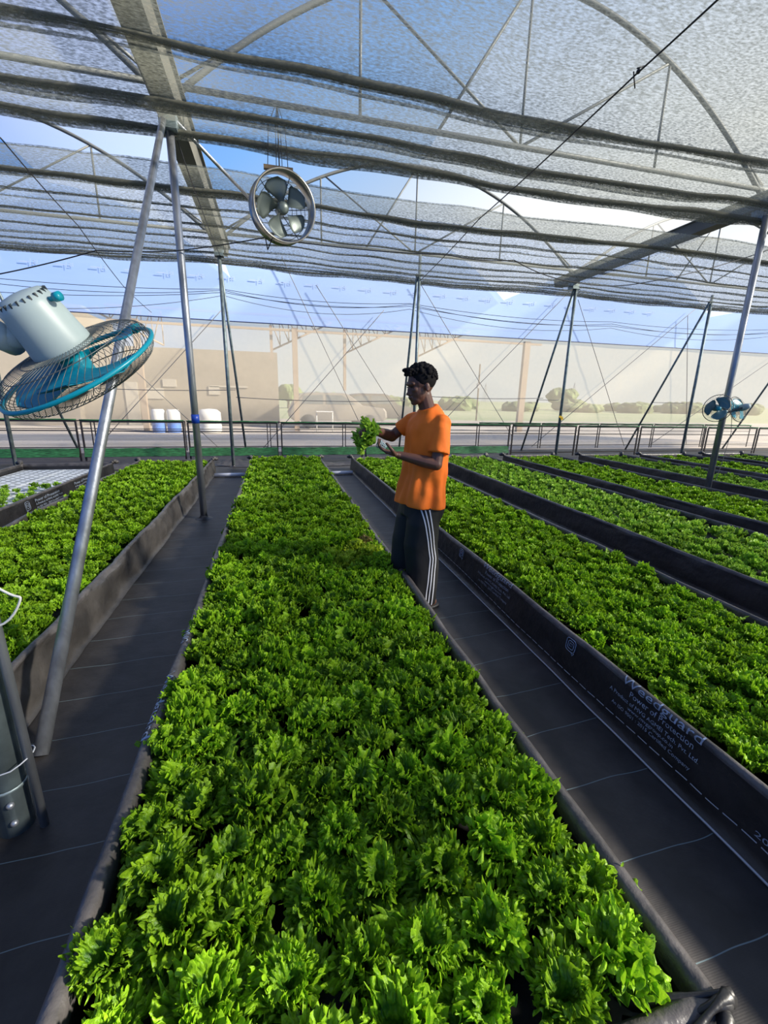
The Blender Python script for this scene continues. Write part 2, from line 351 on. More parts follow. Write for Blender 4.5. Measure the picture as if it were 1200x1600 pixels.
# ------------------------------------------------------------------ shade nets
def net(name, y0, y1, folds, label, x0=-10, x1=21, z=4.1, seed=1):
    root = empty(name, ((x0+x1)/2, (y0+y1)/2, z), label, 'shade net')
    prof = []; yv = y0; fs_ = sorted(folds)
    ys = [y0]
    for (fy, fh, fr) in fs_:
        while ys[-1] < fy-.28: prof.append((ys[-1], 0, 0)); ys.append(ys[-1]+.22)
        prof += [(fy-.02, 0, 0), (fy-.012, .35, fh), (fy-.004, 1, fh), (fy+.004, 1, fh), (fy+.01, .35, fh), (fy+.015, 0, 0)]; ys.append(fy+.05)
    while ys[-1] < y1: prof.append((ys[-1], 0, 0)); ys.append(ys[-1]+.22)
    prof.append((y1, 0, 0))
    nx = 150; mb = MB(); vs = []
    for i in range(nx+1):
        x = x0+(x1-x0)*i/nx
        for (yy, k, h) in prof:
            w = mnoise.noise(Vector((x*.35, yy*.7, seed)))
            w2 = mnoise.noise(Vector((x*1.3, yy*.9, seed+7)))
            hh = h*(.75+.6*mnoise.noise(Vector((x*.6, round(yy*3), seed+3))))
            sag = -.05*(1-math.cos((x+.92)/7.8*2*PI))*.5
            vs.append((x, yy+.06*w+.02*w2, z+sag+.035*w2-k*hh))
    m = len(prof)
    fs = [(i*m+j, (i+1)*m+j, (i+1)*m+j+1, i*m+j+1) for i in range(nx) for j in range(m-1)]
    mb.add(vs, fs).build('netting', M['netcloth'], root)
    for (fy, fh, fr) in fs_:
        if fr > 0:
            pts = []; rr = []
            for i in range(160):
                x = x0+(x1-x0)*i/159
                w = mnoise.noise(Vector((x*.35, fy*.7, seed))); w2 = mnoise.noise(Vector((x*1.3, fy*.9, seed+7)))
                sag = -.05*(1-math.cos((x+.92)/7.8*2*PI))*.5
                pts.append((x, fy+.06*w+.02*w2, z+sag+.035*w2-fr*.6-.012+.01*math.sin(x*1.7+fy))); rr.append(fr*(1+.7*mnoise.noise(Vector((x*1.3, fy, 9)))))
            MB().tube(pts, rr, 10).build('gathered_fold', M['netfold'], root)
    return root
net('shade_net', -2.5, 5.62, [(.2, .05, 0), (1.6, .05, 0), (4.33, .09, .020), (4.38, .08, .010), (4.5, .05, 0), (5.10, .09, .020), (5.16, .08, .010), (5.25, .07, 0), (5.54, .12, .026), (5.6, .12, .016)], 'large grey shade net overhead nearest the camera with gathered dark folds')
f2 = [(6.33, .02, 0), (6.88, .09, .024), (6.95, .08, .014), (7.05, .05, 0), (7.5, .05, .008), (7.8, .03, 0), (8.2, .05, .010), (8.8, .05, .008), (9.25, .05, 0), (9.6, .06, .010), (9.9, .06, 0), (10.1, .07, .008), (10.25, .09, .016)]
net('shade_net', 6.3, 10.32, f2, 'pleated grey shade net overhead behind the hanging fan, towards the far wall', seed=4)

# ------------------------------------------------------------------ wires
def wire(pts, sag, r, m, label, cat='wire', group=None, n=14):
    P = []
    for a, b in zip(pts[:-1], pts[1:]):
        a = Vector(a); b = Vector(b)
        for k in range(n): t = k/n; q = a.lerp(b, t); q.z -= sag*4*t*(1-t); P.append(q)
    P.append(Vector(pts[-1]))
    return tag(MB().tube(P, r, 5).build('wire', m), label, cat, group)
w = wire([(2.72, 1.6, 3.95), (2.80, 3.5, 3.95), (2.85, 6.3, 3.93), (3.12, 9.66, 3.95)], .015, .007, M['wire'], 'long taut black wire slanting from the top right corner to the post behind the person')
k = MB(); k.tube([(2.76, 3.44, 3.95), (2.84, 3.46, 3.99)], .005, 5); k.tube([(2.78, 3.5, 3.97), (2.83, 3.52, 3.88)], .005, 5); k.ell((2.8, 3.47, 3.955), (.016, .016, .016)); k.build('knot', M['wire'], w)
wire([(-2.6, 5.5, 2.61), (-1.71, 5.5, 2.9), (-.98, 5.5, 2.96), (-.03, 5.5, 3.18)], .01, .006, M['wire'], 'black wire running from the left up to the cord under the hanging fan')
wire([(-.03, 5.5, 3.18), (2.11, 5.5, 3.2), (3.0, 5.5, 3.22)], .03, .006, M['wire'], 'black wire running right from the cord under the hanging fan')
wire([(3.0, 5.5, 3.22), (3.9, 5.5, 3.04), (4.93, 5.5, 3.1), (7.05, 5.5, 3.7)], .04, .006, M['wire'], 'black wire sagging below the netting towards the upper right')
wire([(.05, 5.40, 3.16), (-.01, 5.46, 3.05), (-.03, 5.5, 3.18)], 0, .006, M['wire'], 'short cord tied under the hanging fan')
wire([(-2.57, 5.92, 3.95), (-2.75, 8.2, 3.9), (-2.9, 10.6, 3.6), (-2.9, 12.7, 3.45)], .02, .007, M['wire'], 'black wire slanting down across the upper left netting')
wire([(-.86, 5.6, 4.0), (-.9, 9.6, 4.05)], .05, .006, M['wire'], 'thin black wire hanging along the gutter left of the hanging fan')
for i, (za, zb, zc, sg) in enumerate([(3.58, 3.62, 3.55, .1), (3.55, 3.60, 3.5, .18), (3.3, 3.56, 3.45, .12), (3.08, 3.5, 3.4, .22)]):
    wire([(-6.5, 10.34, za), (-.95, 10.34, zb), (3.1, 10.34, zb), (8.6, 10.34, zc), (14.5, 10.34, zc+.15)], sg, .0055, M['wire'] if i < 3 else M['wire_grey'], 'sagging black wires strung in front of the pale blue film, %s' % ['topmost strand', 'second strand from the top', 'third strand from the top', 'lowest strand'][i])
BR = [((.32, 5.0), (2.37, .85)), ((3.09, 3.9), (-.42, .01)), ((-3.6, 2.2), (-1.53, .02)), ((4.09, 4.71), (7.46, .4)), ((8.96, 4.8), (4.6, .4)), ((9.3, 4.6), (11.9, .05)), ((13.94, 4.69), (8.22, .05)), ((-1.18, 3.7), (-4.3, .4)), ((13.6, 4.4), (14.6, .1)), ((20, 4.6), (13, .1)), ((1.2, 4.4), (3.6, 1.0))]
for i, (a, b) in enumerate(BR):
    where = ['from above the first parked car to the held lettuce', 'slanting down left across the parked car', 'between the large fan and the near post', 'right of the person down to the railing', 'right of the person up to the tagged post', 'right of the tagged post', 'slanting down left of the stay between posts', 'behind the large fan', 'near the twin fans', 'at the right edge behind the twin fans', 'doubling the wire over the parked cars'][i]
    wire([(a[0], 12.8, a[1]), (b[0], 12.8, b[1])], 0, .010, M['wire_grey'], 'thin cross wire on far wall '+where, 'brace wire', 'cross brace wires on the far wall')
for x0, x1, z in ((-5, -.9, 1.62), (-.9, 3.3, 1.45), (7.2, 7.9, 1.55), (11.2, 12.4, 1.55), (3.3, 7.4, 1.6)):
    wire([(x0, 11.2, z), (x1, 11.2, z)], .05 if x1-x0 > 2 else 0, .009, M['wire_grey'], 'level tie wire between the stays %s' % {-5: 'at the far left', -.9: 'in front of the parked cars', 7.2: 'by the tagged post', 11.2: 'left of the twin fans', 3.3: 'right of the person'}[x0], 'tie wire')

# ------------------------------------------------------------------ railings
def railing(x0, x1, y, label, top=.87, green=True, strip=False, heavy=1):
    g = empty('railing_panel', ((x0+x1)/2, y, 0), label, 'railing', 'railing panels along the far wall')
    r = .016*heavy
    for x in (x0, x1): MB().box((x, y, top/2+.02), (2*r, 2*r, top-.02)).build('upright', M['rail'], g, smooth=False)
    for z, q in ((top, 1.1), (top-.20, .7), (.13, .9)): MB().box(((x0+x1)/2, y, z), (x1-x0, 2*r*q, 2*r*q)).build('rail', M['rail'], g, smooth=False)
    if green:
        MB().tube([(x0-.02+(x1-x0+.04)*k/14, y-.012, top+.03+.012*mnoise.noise(Vector((x0+k*.4, 2, 0)))) for k in range(15)], [.014+.008*abs(mnoise.noise(Vector((x0+k*.7, 5, 0)))) for k in range(15)], 8).build('rolled_netting', M['green_net'], g)['label'] = 'green netting rolled on the top rail'
    if strip:
        mb = MB(); vs = []
        for k in range(25):
            x = x0+(x1-x0)*k/24
            for j, (dy, z) in enumerate(((0, .31), (-.01, .25), (-.03, .19), (-.06, .13))): vs.append((x, y-.02+dy+.02*mnoise.noise(Vector((x*3, j, 0))), z+.015*mnoise.noise(Vector((x*4, j, 5)))))
        mb.add(vs, [(k*4+j, (k+1)*4+j, (k+1)*4+j+1, k*4+j+1) for k in range(24) for j in range(3)]).build('skirt_netting', M['green_net'], g)['label'] = 'green netting along the foot of the railing'
rx = [-8.3, -6.2, -4.12, -1.99, .07, 2.13, 4.17, 6.2, 8.28, 10.4, 12.9, 14.95, 17, 19.1]
rl = ['at the extreme left', 'behind the foam raft bed', 'behind the large fan', 'behind the left bed', 'behind the middle bed', 'behind the held lettuce', 'behind the person', 'between the person and the tagged post', 'right of the tagged post', 'left of the twin fans', 'behind the twin fans', 'at the right edge', 'beyond the right edge']
for i in range(len(rx)-1):
    railing(rx[i]+.05, rx[i+1]-.05, 10.7, 'dark steel railing panel '+rl[i]+', front row', top=.90-.008*(i) , strip=rx[i] < 5)
rx2 = [-6.7, -4.5, -2.3, -.2, 1.9, 4.0, 6.1, 8.3, 10.5, 12.7, 14.9, 17.1]
for i in range(len(rx2)-1):
    railing(rx2[i]+.04, rx2[i+1]-.04, 12.5, 'thin dark steel railing panel of the back row, %s' % ['far left', 'left behind the large fan', 'behind the left path post', 'behind the middle bed', 'by the held lettuce', 'behind the person', 'left of the tagged post', 'right of the tagged post', 'left of the twin fans', 'behind the twin fans', 'far right'][i], top=.80, green=i > 5, heavy=.7)

# ------------------------------------------------------------------ beds
RZ = .27
def wr(x, y, z, amp, seed):     # wrinkle of a liner wall
    v = mnoise.noise(Vector((x*1.5+seed, y*2.2, z*4)))*.6 + mnoise.noise(Vector((x*3, y*7+z*8, z*9+seed)))*.45 + mnoise.noise(Vector((seed, y*14-z*12, z*14)))*.2
    return amp*v
def bed(x0, x1, y0, y1, label, wamp=.012, rim=.018, dusty=False, slope=.02, rimmat='liner_rim', seed=0, ztop=RZ, lift=.008, step=.05):
    root = empty('hydroponic_bed', ((x0+x1)/2, (y0+y1)/2, 0), label, 'growing bed', 'long black lined growing beds')
    per = []   # (x,y,nx,ny)
    cr_ = .05
    def seg(a, b, n):
        L = (Vector(b)-Vector(a)).length; k = max(2, int(L/step))
        for i in range(k): p = Vector(a).lerp(Vector(b), i/k); per.append((p.x, p.y, n[0], n[1]))
    def arc(cx, cy, a0):
        for i in range(5): a = a0+PI/2*i/5; per.append((cx+cr_*math.cos(a), cy+cr_*math.sin(a), math.cos(a), math.sin(a)))
    seg((x0+cr_, y0), (x1-cr_, y0), (0, -1)); arc(x1-cr_, y0+cr_, -PI/2)
    seg((x1, y0+cr_), (x1, y1-cr_), (1, 0)); arc(x1-cr_, y1-cr_, 0)
    seg((x1-cr_, y1), (x0+cr_, y1), (0, 1)); arc(x0+cr_, y1-cr_, PI/2)
    seg((x0, y1-cr_), (x0, y0+cr_), (-1, 0)); arc(x0+cr_, y0+cr_, PI)
    R = rim
    prof = [(slope+.03, .004), (slope+.004, .012), (slope, .05), (slope*.7, .10), (slope*.4, .15), (slope*.2, ztop-.06), (0, ztop-R*1.4)]
    ri = len(prof)
    prof += [(-R+R*math.cos(a), ztop-R+R*math.sin(a)) for a in (0, .5, 1.0, 1.57, 2.1, 2.7, 3.3)]
    re = len(prof)
    prof += [(-2*R, ztop-R-.03), (-2*R-.004, ztop-.1), (-2*R-.006, .08)]
    m = len(prof); vs = []
    for (x, y, nx, ny) in per:
        zr = lift*mnoise.noise(Vector((x*.8, y*.9, seed+2)))+lift*.5*mnoise.noise(Vector((x*3, y*3.4, seed)))
        for j, (o, z) in enumerate(prof):
            k = z/ztop
            d = o+wr(x+nx*3, y+ny*3, z, wamp*(1 if 1 < j < ri else (.4 if j >= ri else .3)), seed)
            if j < ri and dusty: d += .02*max(0, mnoise.noise(Vector((y*1.4, z*6, seed+9))))
            vs.append((x+nx*d, y+ny*d, z+zr*k))
    P = len(per); mb = MB()
    fA = [(i*m+j, ((i+1) % P)*m+j, ((i+1) % P)*m+j+1, i*m+j+1) for i in range(P) for j in range(m-1)]
    mi = [(1 if ri <= j+1 <= re else 0) for i in range(P) for j in range(m-1)]
    mb.add(vs, fA); mb.mi = mi
    o = mb.build('liner', [M['liner_dusty' if dusty else 'liner'], M[rimmat]], root)
    MB().box(((x0+x1)/2, (y0+y1)/2, .11), (x1-x0-.06-2*R, y1-y0-.06-2*R, .02)).build('water_tray', M['liner'], root, smooth=False)
    return root
BL = [('middle', -.52, .88, .40, 9.15, 'long growing bed in the middle running from the camera to the railing'),
      ('right', 1.53, 2.80, .05, 9.1, 'long growing bed right of the person, printed black liner on its near side'),
      ('left', -2.55, -1.22, .60, 9.0, 'long growing bed on the left with a wrinkled dusty liner'),
      ('farleft', -4.35, -2.90, 3.5, 8.75, 'growing bed at the far left holding white foam rafts'),
      ('r3', 3.38, 4.72, .8, 9.2, 'third growing bed counting from the middle one, with a pale green crop'),
      ('r4', 5.17, 6.50, 2.5, 9.2, 'growing bed just left of the post with the twin fans'),
      ('r5', 7.20, 8.45, 3.5, 9.15, 'growing bed just right of the post with the twin fans'),
      ('r6', 8.95, 10.35, 5.0, 9.1, 'growing bed second from the far right'),
      ('r7', 10.95, 12.3, 5.5, 9.1, 'growing bed at the far right edge')]
beds = {}
for i, (k, x0, x1, y0, y1, lab) in enumerate(BL):
    kw = dict(seed=i*5.3)
    if k == 'middle': kw.update(rim=.026, wamp=.016, lift=.02, ztop=.285)
    if k == 'left': kw.update(dusty=True, wamp=.048, rim=.02, lift=.015)
    if k == 'right': kw.update(wamp=.010, slope=.025)
    if i > 3: kw.update(step=.09, wamp=.02)
    beds[k] = bed(x0, x1, y0, y1, lab, **kw)
# bunched liner corner at the near right end of the middle bed
mb = MB()
for k in range(5):
    a = k*.35
    mb.tube([(.86-.10*t+.03*math.sin(a+3*t), .42+.05*t*t*(1 if k % 2 else -1)*.6+.10*t*(k-2)*.22, .27-.02*abs(k-2)*t+.03*math.sin(2.5*t+a)) for t in [i/8*1.6 for i in range(9)]], [.012+.006*math.sin(i*.9+k) for i in range(9)], 10)
mb.build('bunched_corner', M['liner'], beds['middle'])
# end gathers at the far corners of beds
for k, x0, x1, y0, y1, lab in BL:
    for xx in (x0, x1):
        mb = MB(); s = 1 if xx == x1 else -1
        for q in range(3): mb.ell((xx-.01*s+.02*q*s, y1-.02+.02*q, RZ+.005+.018*(q % 2)), (.035+.01*q, .05, .035), nu=10, nv=8)
        mb.build('tied_corner', M['liner_dusty'], beds[k])

def txt(s, size, y_start, y_end, zc, xw, parent, amp, seed, slope=.025, shear=0, off=.004, side=-1):
    cu = bpy.data.curves.new('lettering', 'FONT'); cu.body = s; cu.size = 1; cu.extrude = 0; cu.resolution_u = 2
    o = bpy.data.objects.new('lettering', cu); C.objects.link(o); bpy.context.view_layer.update()
    dg = bpy.context.evaluated_depsgraph_get(); me = bpy.data.meshes.new_from_object(o.evaluated_get(dg))
    bpy.data.objects.remove(o)
    bm = bmesh.new(); bm.from_mesh(me); bmesh.ops.triangulate(bm, faces=bm.faces)
    bmesh.ops.subdivide_edges(bm, edges=[e for e in bm.edges if e.calc_length() > .3], cuts=2)
    bm.to_mesh(me); bm.free()
    xs = [v.co.x for v in me.vertices]; w = max(xs)-min(xs); mn = min(xs)
    for v in me.vertices:
        t = (v.co.x-mn)/w; y = y_start+(y_end-y_start)*t; z = zc+v.co.y*size
        sl = slope*max(0, min(1, (RZ-z)/.22))
        zr_ = .008*mnoise.noise(Vector((xw*.8, y*.9, seed+2)))+.004*mnoise.noise(Vector((xw*3, y*3.4, seed)))
        RR = .018; over = z-(RZ-RR)
        if over <= 0:
            d = sl+wr(xw-3 if side < 0 else xw+3, y, z, amp, seed)+off; v.co = (xw+side*d, y, z+zr_)
        else:
            th = over/RR; d = wr(xw-3 if side < 0 else xw+3, y, RZ, amp*.4, seed)
            v.co = (xw+side*(-RR+(RR+off)*math.cos(th)+d), y, RZ-RR+(RR+off)*math.sin(th)+zr_)
    me.materials.clear(); me.materials.append(M['print'])
    ob = bpy.data.objects.new('printed_text', me); C.objects.link(ob); ob.parent = parent; ob.matrix_parent_inverse = parent.matrix_world.inverted()
    return ob
def print_block(y0, sc, parent, xw, amp, seed, side=-1, sg=-1, z0=.0):
    # y0: where the first line starts; reads toward sg
    L = [('Power of Protection', .040, .06, .315, .205), ('A Product of MVG AGMEI Tech. Pvt. Ltd.', .026, -.05, .46, .170), ('www.mvggroup.co.in', .022, .07, .235, .147), ('An ISO 9001 : 2015 Certified Company', .023, -.02, .41, .120), ('Weedguard', .050, .0, .40, .2455)]
    for s, h, dy, ln, z in L:
        txt(s, h, y0+sg*dy*sc, y0+sg*(dy+ln)*sc, z+z0, xw, parent, amp, seed, side=side)
print_block(1.425, 1, beds['right'], 1.53, .010, 5.3)
print_block(2.86, 1.05, beds['right'], 1.53, .010, 5.3)
print_block(4.4, 1.05, beds['right'], 1.53, .010, 5.3)
txt('200', .03, .79, .72, .10, 1.53, beds['right'], .010, 5.3)
# rounded square emblem with nested outlines
def emblem(yc, zc, s, xw, parent, side=-1, seed=5.3, amp=.01):
    mb = MB()
    def P(u, v):
        z = min(zc+v*s, RZ-.005); y = yc-u*s*-side*-1 if side > 0 else yc-u*s
        return (xw+side*(.025*max(0, (RZ-z)/.22)+wr(xw+3*side, y, z, amp, seed)+.006), y, z)
    for k, (w, h) in enumerate(((1, 1), (.62, .62))):
        pts = [P(w*math.copysign(abs(math.cos(a))**.5, math.cos(a)), h*math.copysign(abs(math.sin(a))**.5, math.sin(a))) for a in [i*2*PI/28 for i in range(28)]]
        mb.tube(pts, .0022, 4, closed=True)
    mb.tube([P(.25, -.2), P(.25, .25), P(-.25, .25), P(-.25, -.2), P(.05, -.2)], .002, 4)
    mb.tube([P(.5, -1.0), P(.75, -1.35), P(1.0, -.9)], .0022, 4)
    mb.build('printed_emblem', M['print'], parent)
emblem(1.78, .215, .036, 1.53, beds['right'])
emblem(3.25, .215, .036, 1.53, beds['right'])
for y0 in (1.74, 3.2):
    for k, (s, z) in enumerate((('Mulch film', .165), ('Weed control mat', .150), ('www.mvggroup.co.in', .132))):
        pass
dl = MB(); y = 4.6
while y > .3:
    ln = .050
    a = []; 
    for q in (0, .5, 1):
        yy = y-ln*q
        for z in (.070, .0745):
            a.append((1.53-(.025*(RZ-z)/.22+wr(1.53-3, yy, z, .010, 5.3)+.005), yy, z+.012*math.sin(yy*2.3)))
    dl.add(a, [(0, 1, 3, 2), (2, 3, 5, 4)]); y -= .064
dl.build('dashed_line', M['white_line'], beds['right'])
# pale edge strip folded out at the foot of the right bed
tag(MB().tube([(1.53-.05-.012*mnoise.noise(Vector((0, i*.3, 4))), .2+i*.12, .008) for i in range(60)], .0045, 5).build('edge_strip', M['edge_line']), 'pale narrow edging strip along the foot of the bed right of the person', 'edging')
# middle bed rim print, read from the left path
def rimtxt(s, size, y0, y1, parent):
    cu = bpy.data.curves.new('lettering', 'FONT'); cu.body = s; cu.resolution_u = 2
    o = bpy.data.objects.new('lettering', cu); C.objects.link(o); bpy.context.view_layer.update()
    me = bpy.data.meshes.new_from_object(o.evaluated_get(bpy.context.evaluated_depsgraph_get())); bpy.data.objects.remove(o)
    xs = [v.co.x for v in me.vertices]; w = max(xs)-min(xs)
    for v in me.vertices:
        t = v.co.x/w; h = v.co.y*size
        y = y0+(y1-y0)*t; a = 2.6-h/.026
        zr = .02*mnoise.noise(Vector((-.52*.8, y*.9, 0+2)))+.01*mnoise.noise(Vector((-.52*3, y*3.4, 0)))
        d = wr(-.52-3, y, .285, .016*.4, 0)
        v.co = (-.52+.026+(.030)*math.cos(a)-d, y, .285-.026+.030*math.sin(a)+zr)
    me.materials.clear(); me.materials.append(M['print'])
    ob = bpy.data.objects.new('printed_text', me); C.objects.link(ob); ob.parent = parent; ob.matrix_parent_inverse = parent.matrix_world.inverted()
rimtxt('Weedguard', .05, 1.86, 1.45, beds['middle']); rimtxt('MVG', .05, 2.26, 2.14, beds['middle'])
# far left bed print (its right wall)
for yy in (5.95, 7.05):
    for s, h, ln, z in (('Power of Protection', .05, .62, .19), ('A Product of MVG AGMEI Tech.', .035, .7, .15), ('An ISO 9001 : 2015 Certified Company', .032, .75, .11)):
        txt(s, h, yy, yy+ln, z, -2.90, beds['farleft'], .02*.3, 15.9, slope=.02, off=.012, side=1)
emblem(5.75, .19, .05, -2.885, beds['farleft'], side=1, seed=15.9, amp=.006)

# foam rafts in the far left bed
for i in range(5):
    for j in range(2):
        x0 = -4.27+.665*j; y0 = 5.35+i*.66
        r = MB(); r.box((x0+.325, y0+.32, .155), (.645, .645, .03)); r.cur = 1
        for a in range(5):
            for b in range(5): r.box((x0+.07+a*.128, y0+.07+b*.125, .171), (.075, .032, .002))
        tag(r.build('foam_raft', [M['foam'], M['hole']], smooth=False), 'white slotted foam raft in the far left bed, %s column, %s' % (['left', 'right'][j], ['nearest row', 'second row', 'middle row', 'fourth row', 'farthest row'][i]), 'foam raft', 'white foam rafts')
pipe('drain_pipe', [(-1.16, 8.5, .04), (-.60, 8.5, .04)], .035, M['pvc'], 'white plastic pipe across the far end of the left path', 'pipe')
pipe('drain_pipe', [(.93, 8.5, .04), (1.46, 8.5, .04)], .035, M['pvc'], 'white plastic pipe across the far end of the path where the person stands', 'pipe')
# rumpled liner heaped between beds and railing
for i, (x, y, w_) in enumerate([(-3, 9.8, 1.4), (-.9, 10.1, .5), (.2, 9.9, 1.2), (2.2, 9.95, 1.0), (5.1, 9.9, .8), (8.2, 9.9, .9), (11, 9.8, 1)]):
    mb = MB(); vs = []; n = 24
    for a in range(n+1):
        for b in range(9):
            u = a/n*2-1; v = b/8*2-1
            vs.append((x+u*w_, y+v*.28, .01+.09*(1-u*u)*(1-v*v)*(1+1.2*mnoise.noise(Vector((x+u*4, v*3, i))))))
    mb.add(vs, [(a*9+b, (a+1)*9+b, (a+1)*9+b+1, a*9+b+1) for a in range(n) for b in range(8)])
    tag(mb.build('liner_scrap', M['liner_dusty']), 'rumpled black liner on the floor '+['behind the foam raft bed', 'at the end of the left path', 'behind the middle bed', 'behind the bed right of the person', 'left of the tagged post', 'right of the tagged post', 'at the far right'][i], 'liner sheet')

# ------------------------------------------------------------------ lettuce
def leaf_mat(name, dark, light, tr=.35):
    m = bpy.data.materials.new(name); m.use_nodes = True; t = m.node_tree; b = t.nodes['Principled BSDF']; L = t.links.new; N = t.nodes.new
    at = N('ShaderNodeAttribute'); at.attribute_name = 'leafcol'
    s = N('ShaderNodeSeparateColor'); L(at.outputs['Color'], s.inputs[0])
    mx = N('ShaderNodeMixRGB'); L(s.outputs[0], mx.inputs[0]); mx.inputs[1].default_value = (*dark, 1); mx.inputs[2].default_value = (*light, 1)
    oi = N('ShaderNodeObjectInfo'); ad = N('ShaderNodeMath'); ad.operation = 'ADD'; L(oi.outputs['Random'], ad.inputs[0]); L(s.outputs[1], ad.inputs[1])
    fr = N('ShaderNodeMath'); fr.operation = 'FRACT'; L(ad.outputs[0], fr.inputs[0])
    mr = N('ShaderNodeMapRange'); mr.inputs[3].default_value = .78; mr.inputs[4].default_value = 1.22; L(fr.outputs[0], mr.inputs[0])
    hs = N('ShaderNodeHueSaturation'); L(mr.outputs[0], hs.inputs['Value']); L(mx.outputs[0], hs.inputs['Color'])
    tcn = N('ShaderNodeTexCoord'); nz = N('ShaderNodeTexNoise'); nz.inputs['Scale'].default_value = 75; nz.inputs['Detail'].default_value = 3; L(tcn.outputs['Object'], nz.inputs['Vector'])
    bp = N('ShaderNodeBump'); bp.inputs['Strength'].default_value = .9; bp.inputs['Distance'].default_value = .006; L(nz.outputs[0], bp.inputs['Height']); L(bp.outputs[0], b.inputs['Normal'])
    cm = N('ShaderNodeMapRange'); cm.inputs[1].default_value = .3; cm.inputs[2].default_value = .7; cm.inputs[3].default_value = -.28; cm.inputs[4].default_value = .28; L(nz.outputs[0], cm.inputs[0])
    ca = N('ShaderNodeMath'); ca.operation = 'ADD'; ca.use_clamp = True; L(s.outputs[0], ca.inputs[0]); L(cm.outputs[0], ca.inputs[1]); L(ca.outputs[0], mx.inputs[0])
    L(hs.outputs[0], b.inputs['Base Color']); b.inputs['Roughness'].default_value = .45; b.inputs['Specular IOR Level'].default_value = .35
    q = N('ShaderNodeBsdfTranslucent'); L(hs.outputs[0], q.inputs[0]); L(bp.outputs[0], q.inputs['Normal'])
    ms = N('ShaderNodeMixShader'); ms.inputs[0].default_value = tr; L(b.outputs[0], ms.inputs[1]); L(q.outputs[0], ms.inputs[2])
    L(ms.outputs[0], t.nodes['Material Output'].inputs[0])
    return m
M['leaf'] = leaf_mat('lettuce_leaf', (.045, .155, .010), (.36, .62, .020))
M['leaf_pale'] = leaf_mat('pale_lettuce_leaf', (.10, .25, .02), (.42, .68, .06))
M['leaf_sunlit'] = leaf_mat('sun_painted_leaf', (.26, .42, .01), (.62, .78, .05))  # spot of sunlight painted into the leaf colour, same green lettuce
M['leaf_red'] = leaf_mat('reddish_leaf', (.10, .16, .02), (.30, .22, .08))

def leaf(rg, L, tilt, curl, az, nr, na, amp, z0=0, fine=True, twist=0, cup=.6, off=(0, 0)):
    am = 1.75
    a = np.linspace(-am, am, na)[None, :]; rho = (np.linspace(0, 1, nr)**.7)[:, None]
    p = rg.uniform(0, 6.28, 14)
    fr = np.sin(7.7*a+p[0])+np.sin(12.9*a+p[1])
    R = L*.50*(.9+.14*np.cos(a*.9))*(1+.07*np.sin(3.7*a+p[2])*rho**2+.030*fr*rho**4+(.03*np.sin(19*a+p[3]+2*fr)*rho**6+.085*np.sin(45*a+p[4]+fr)*rho**9 if fine else 0))
    u = L*.46+rho*R*np.cos(a) - (1-rho)*L*.44
    u = np.maximum(u, .01*L)
    v = rho**.85*R*np.sin(a)
    # blistered blade: isotropic waves
    w = 0*u
    for k in range(12 if fine else 5):
        wl = rg.uniform(.11, .30)*L if fine else rg.uniform(.3, .55)*L
        t = rg.uniform(0, 6.28); w = w+amp*.20*(wl/(.25*L))*np.sin(2*PI*(u*math.cos(t)+v*math.sin(t))/wl+rg.uniform(0, 6.28))*rho
    if fine:
        w = w+amp*(.60*rho**3.2*np.sin(9*a+p[5]+1.1*fr)+.70*rho**5*np.sin(21*a+p[6]+1.5*fr)+.34*rho**10*np.sin(45*a+p[9]+fr))
        v = v+amp*.35*rho**5*np.sin(17*a+p[7]+fr); u = u+amp*.25*rho**5*np.sin(19*a+p[8]-fr)
    else:
        w = w+amp*.9*rho**3*np.sin(8*a+p[5])
    if fine:       # crumbly curled margin
        def crumb(step):
            k = na//step+3; q = rg.normal(0, 1, (nr, k)); xi = np.arange(na)/step
            return np.stack([np.interp(xi, np.arange(k), q[j]) for j in range(nr)])
        g = np.clip((rho-.55)/.45, 0, 1)**1.3; st = max(2, na//55)
        w = w+amp*.36*g*crumb(st); v = v+amp*.16*g*crumb(st); u = u+amp*.16*g*crumb(st)
    w = w+cup*v*v/L*2
    # twist about the leaf's own axis
    tw = twist*np.clip(u/L, 0, 1); v, w = v*np.cos(tw)-w*np.sin(tw), v*np.sin(tw)+w*np.cos(tw)
    us = np.linspace(0, 1.5*L, 40); ths = tilt+curl*(us/L)**2
    rs = np.concatenate([[0], np.cumsum(np.sin(ths[:-1])*np.diff(us))]); zs = np.concatenate([[0], np.cumsum(np.cos(ths[:-1])*np.diff(us))])
    r0 = np.interp(u.ravel(), us, rs).reshape(u.shape); zz = np.interp(u.ravel(), us, zs).reshape(u.shape)
    th = np.interp(u.ravel(), us, ths).reshape(u.shape)
    r = r0-w*np.cos(th); z = zz+w*np.sin(th)+z0
    ca, sa = math.cos(az), math.sin(az)
    X = r*ca-v*sa+off[0]; Y = r*sa+v*ca+off[1]
    V = np.stack([X, Y, z], -1).reshape(-1, 3)
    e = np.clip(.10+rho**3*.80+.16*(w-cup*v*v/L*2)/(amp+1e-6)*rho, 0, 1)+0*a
    return V, e.ravel()
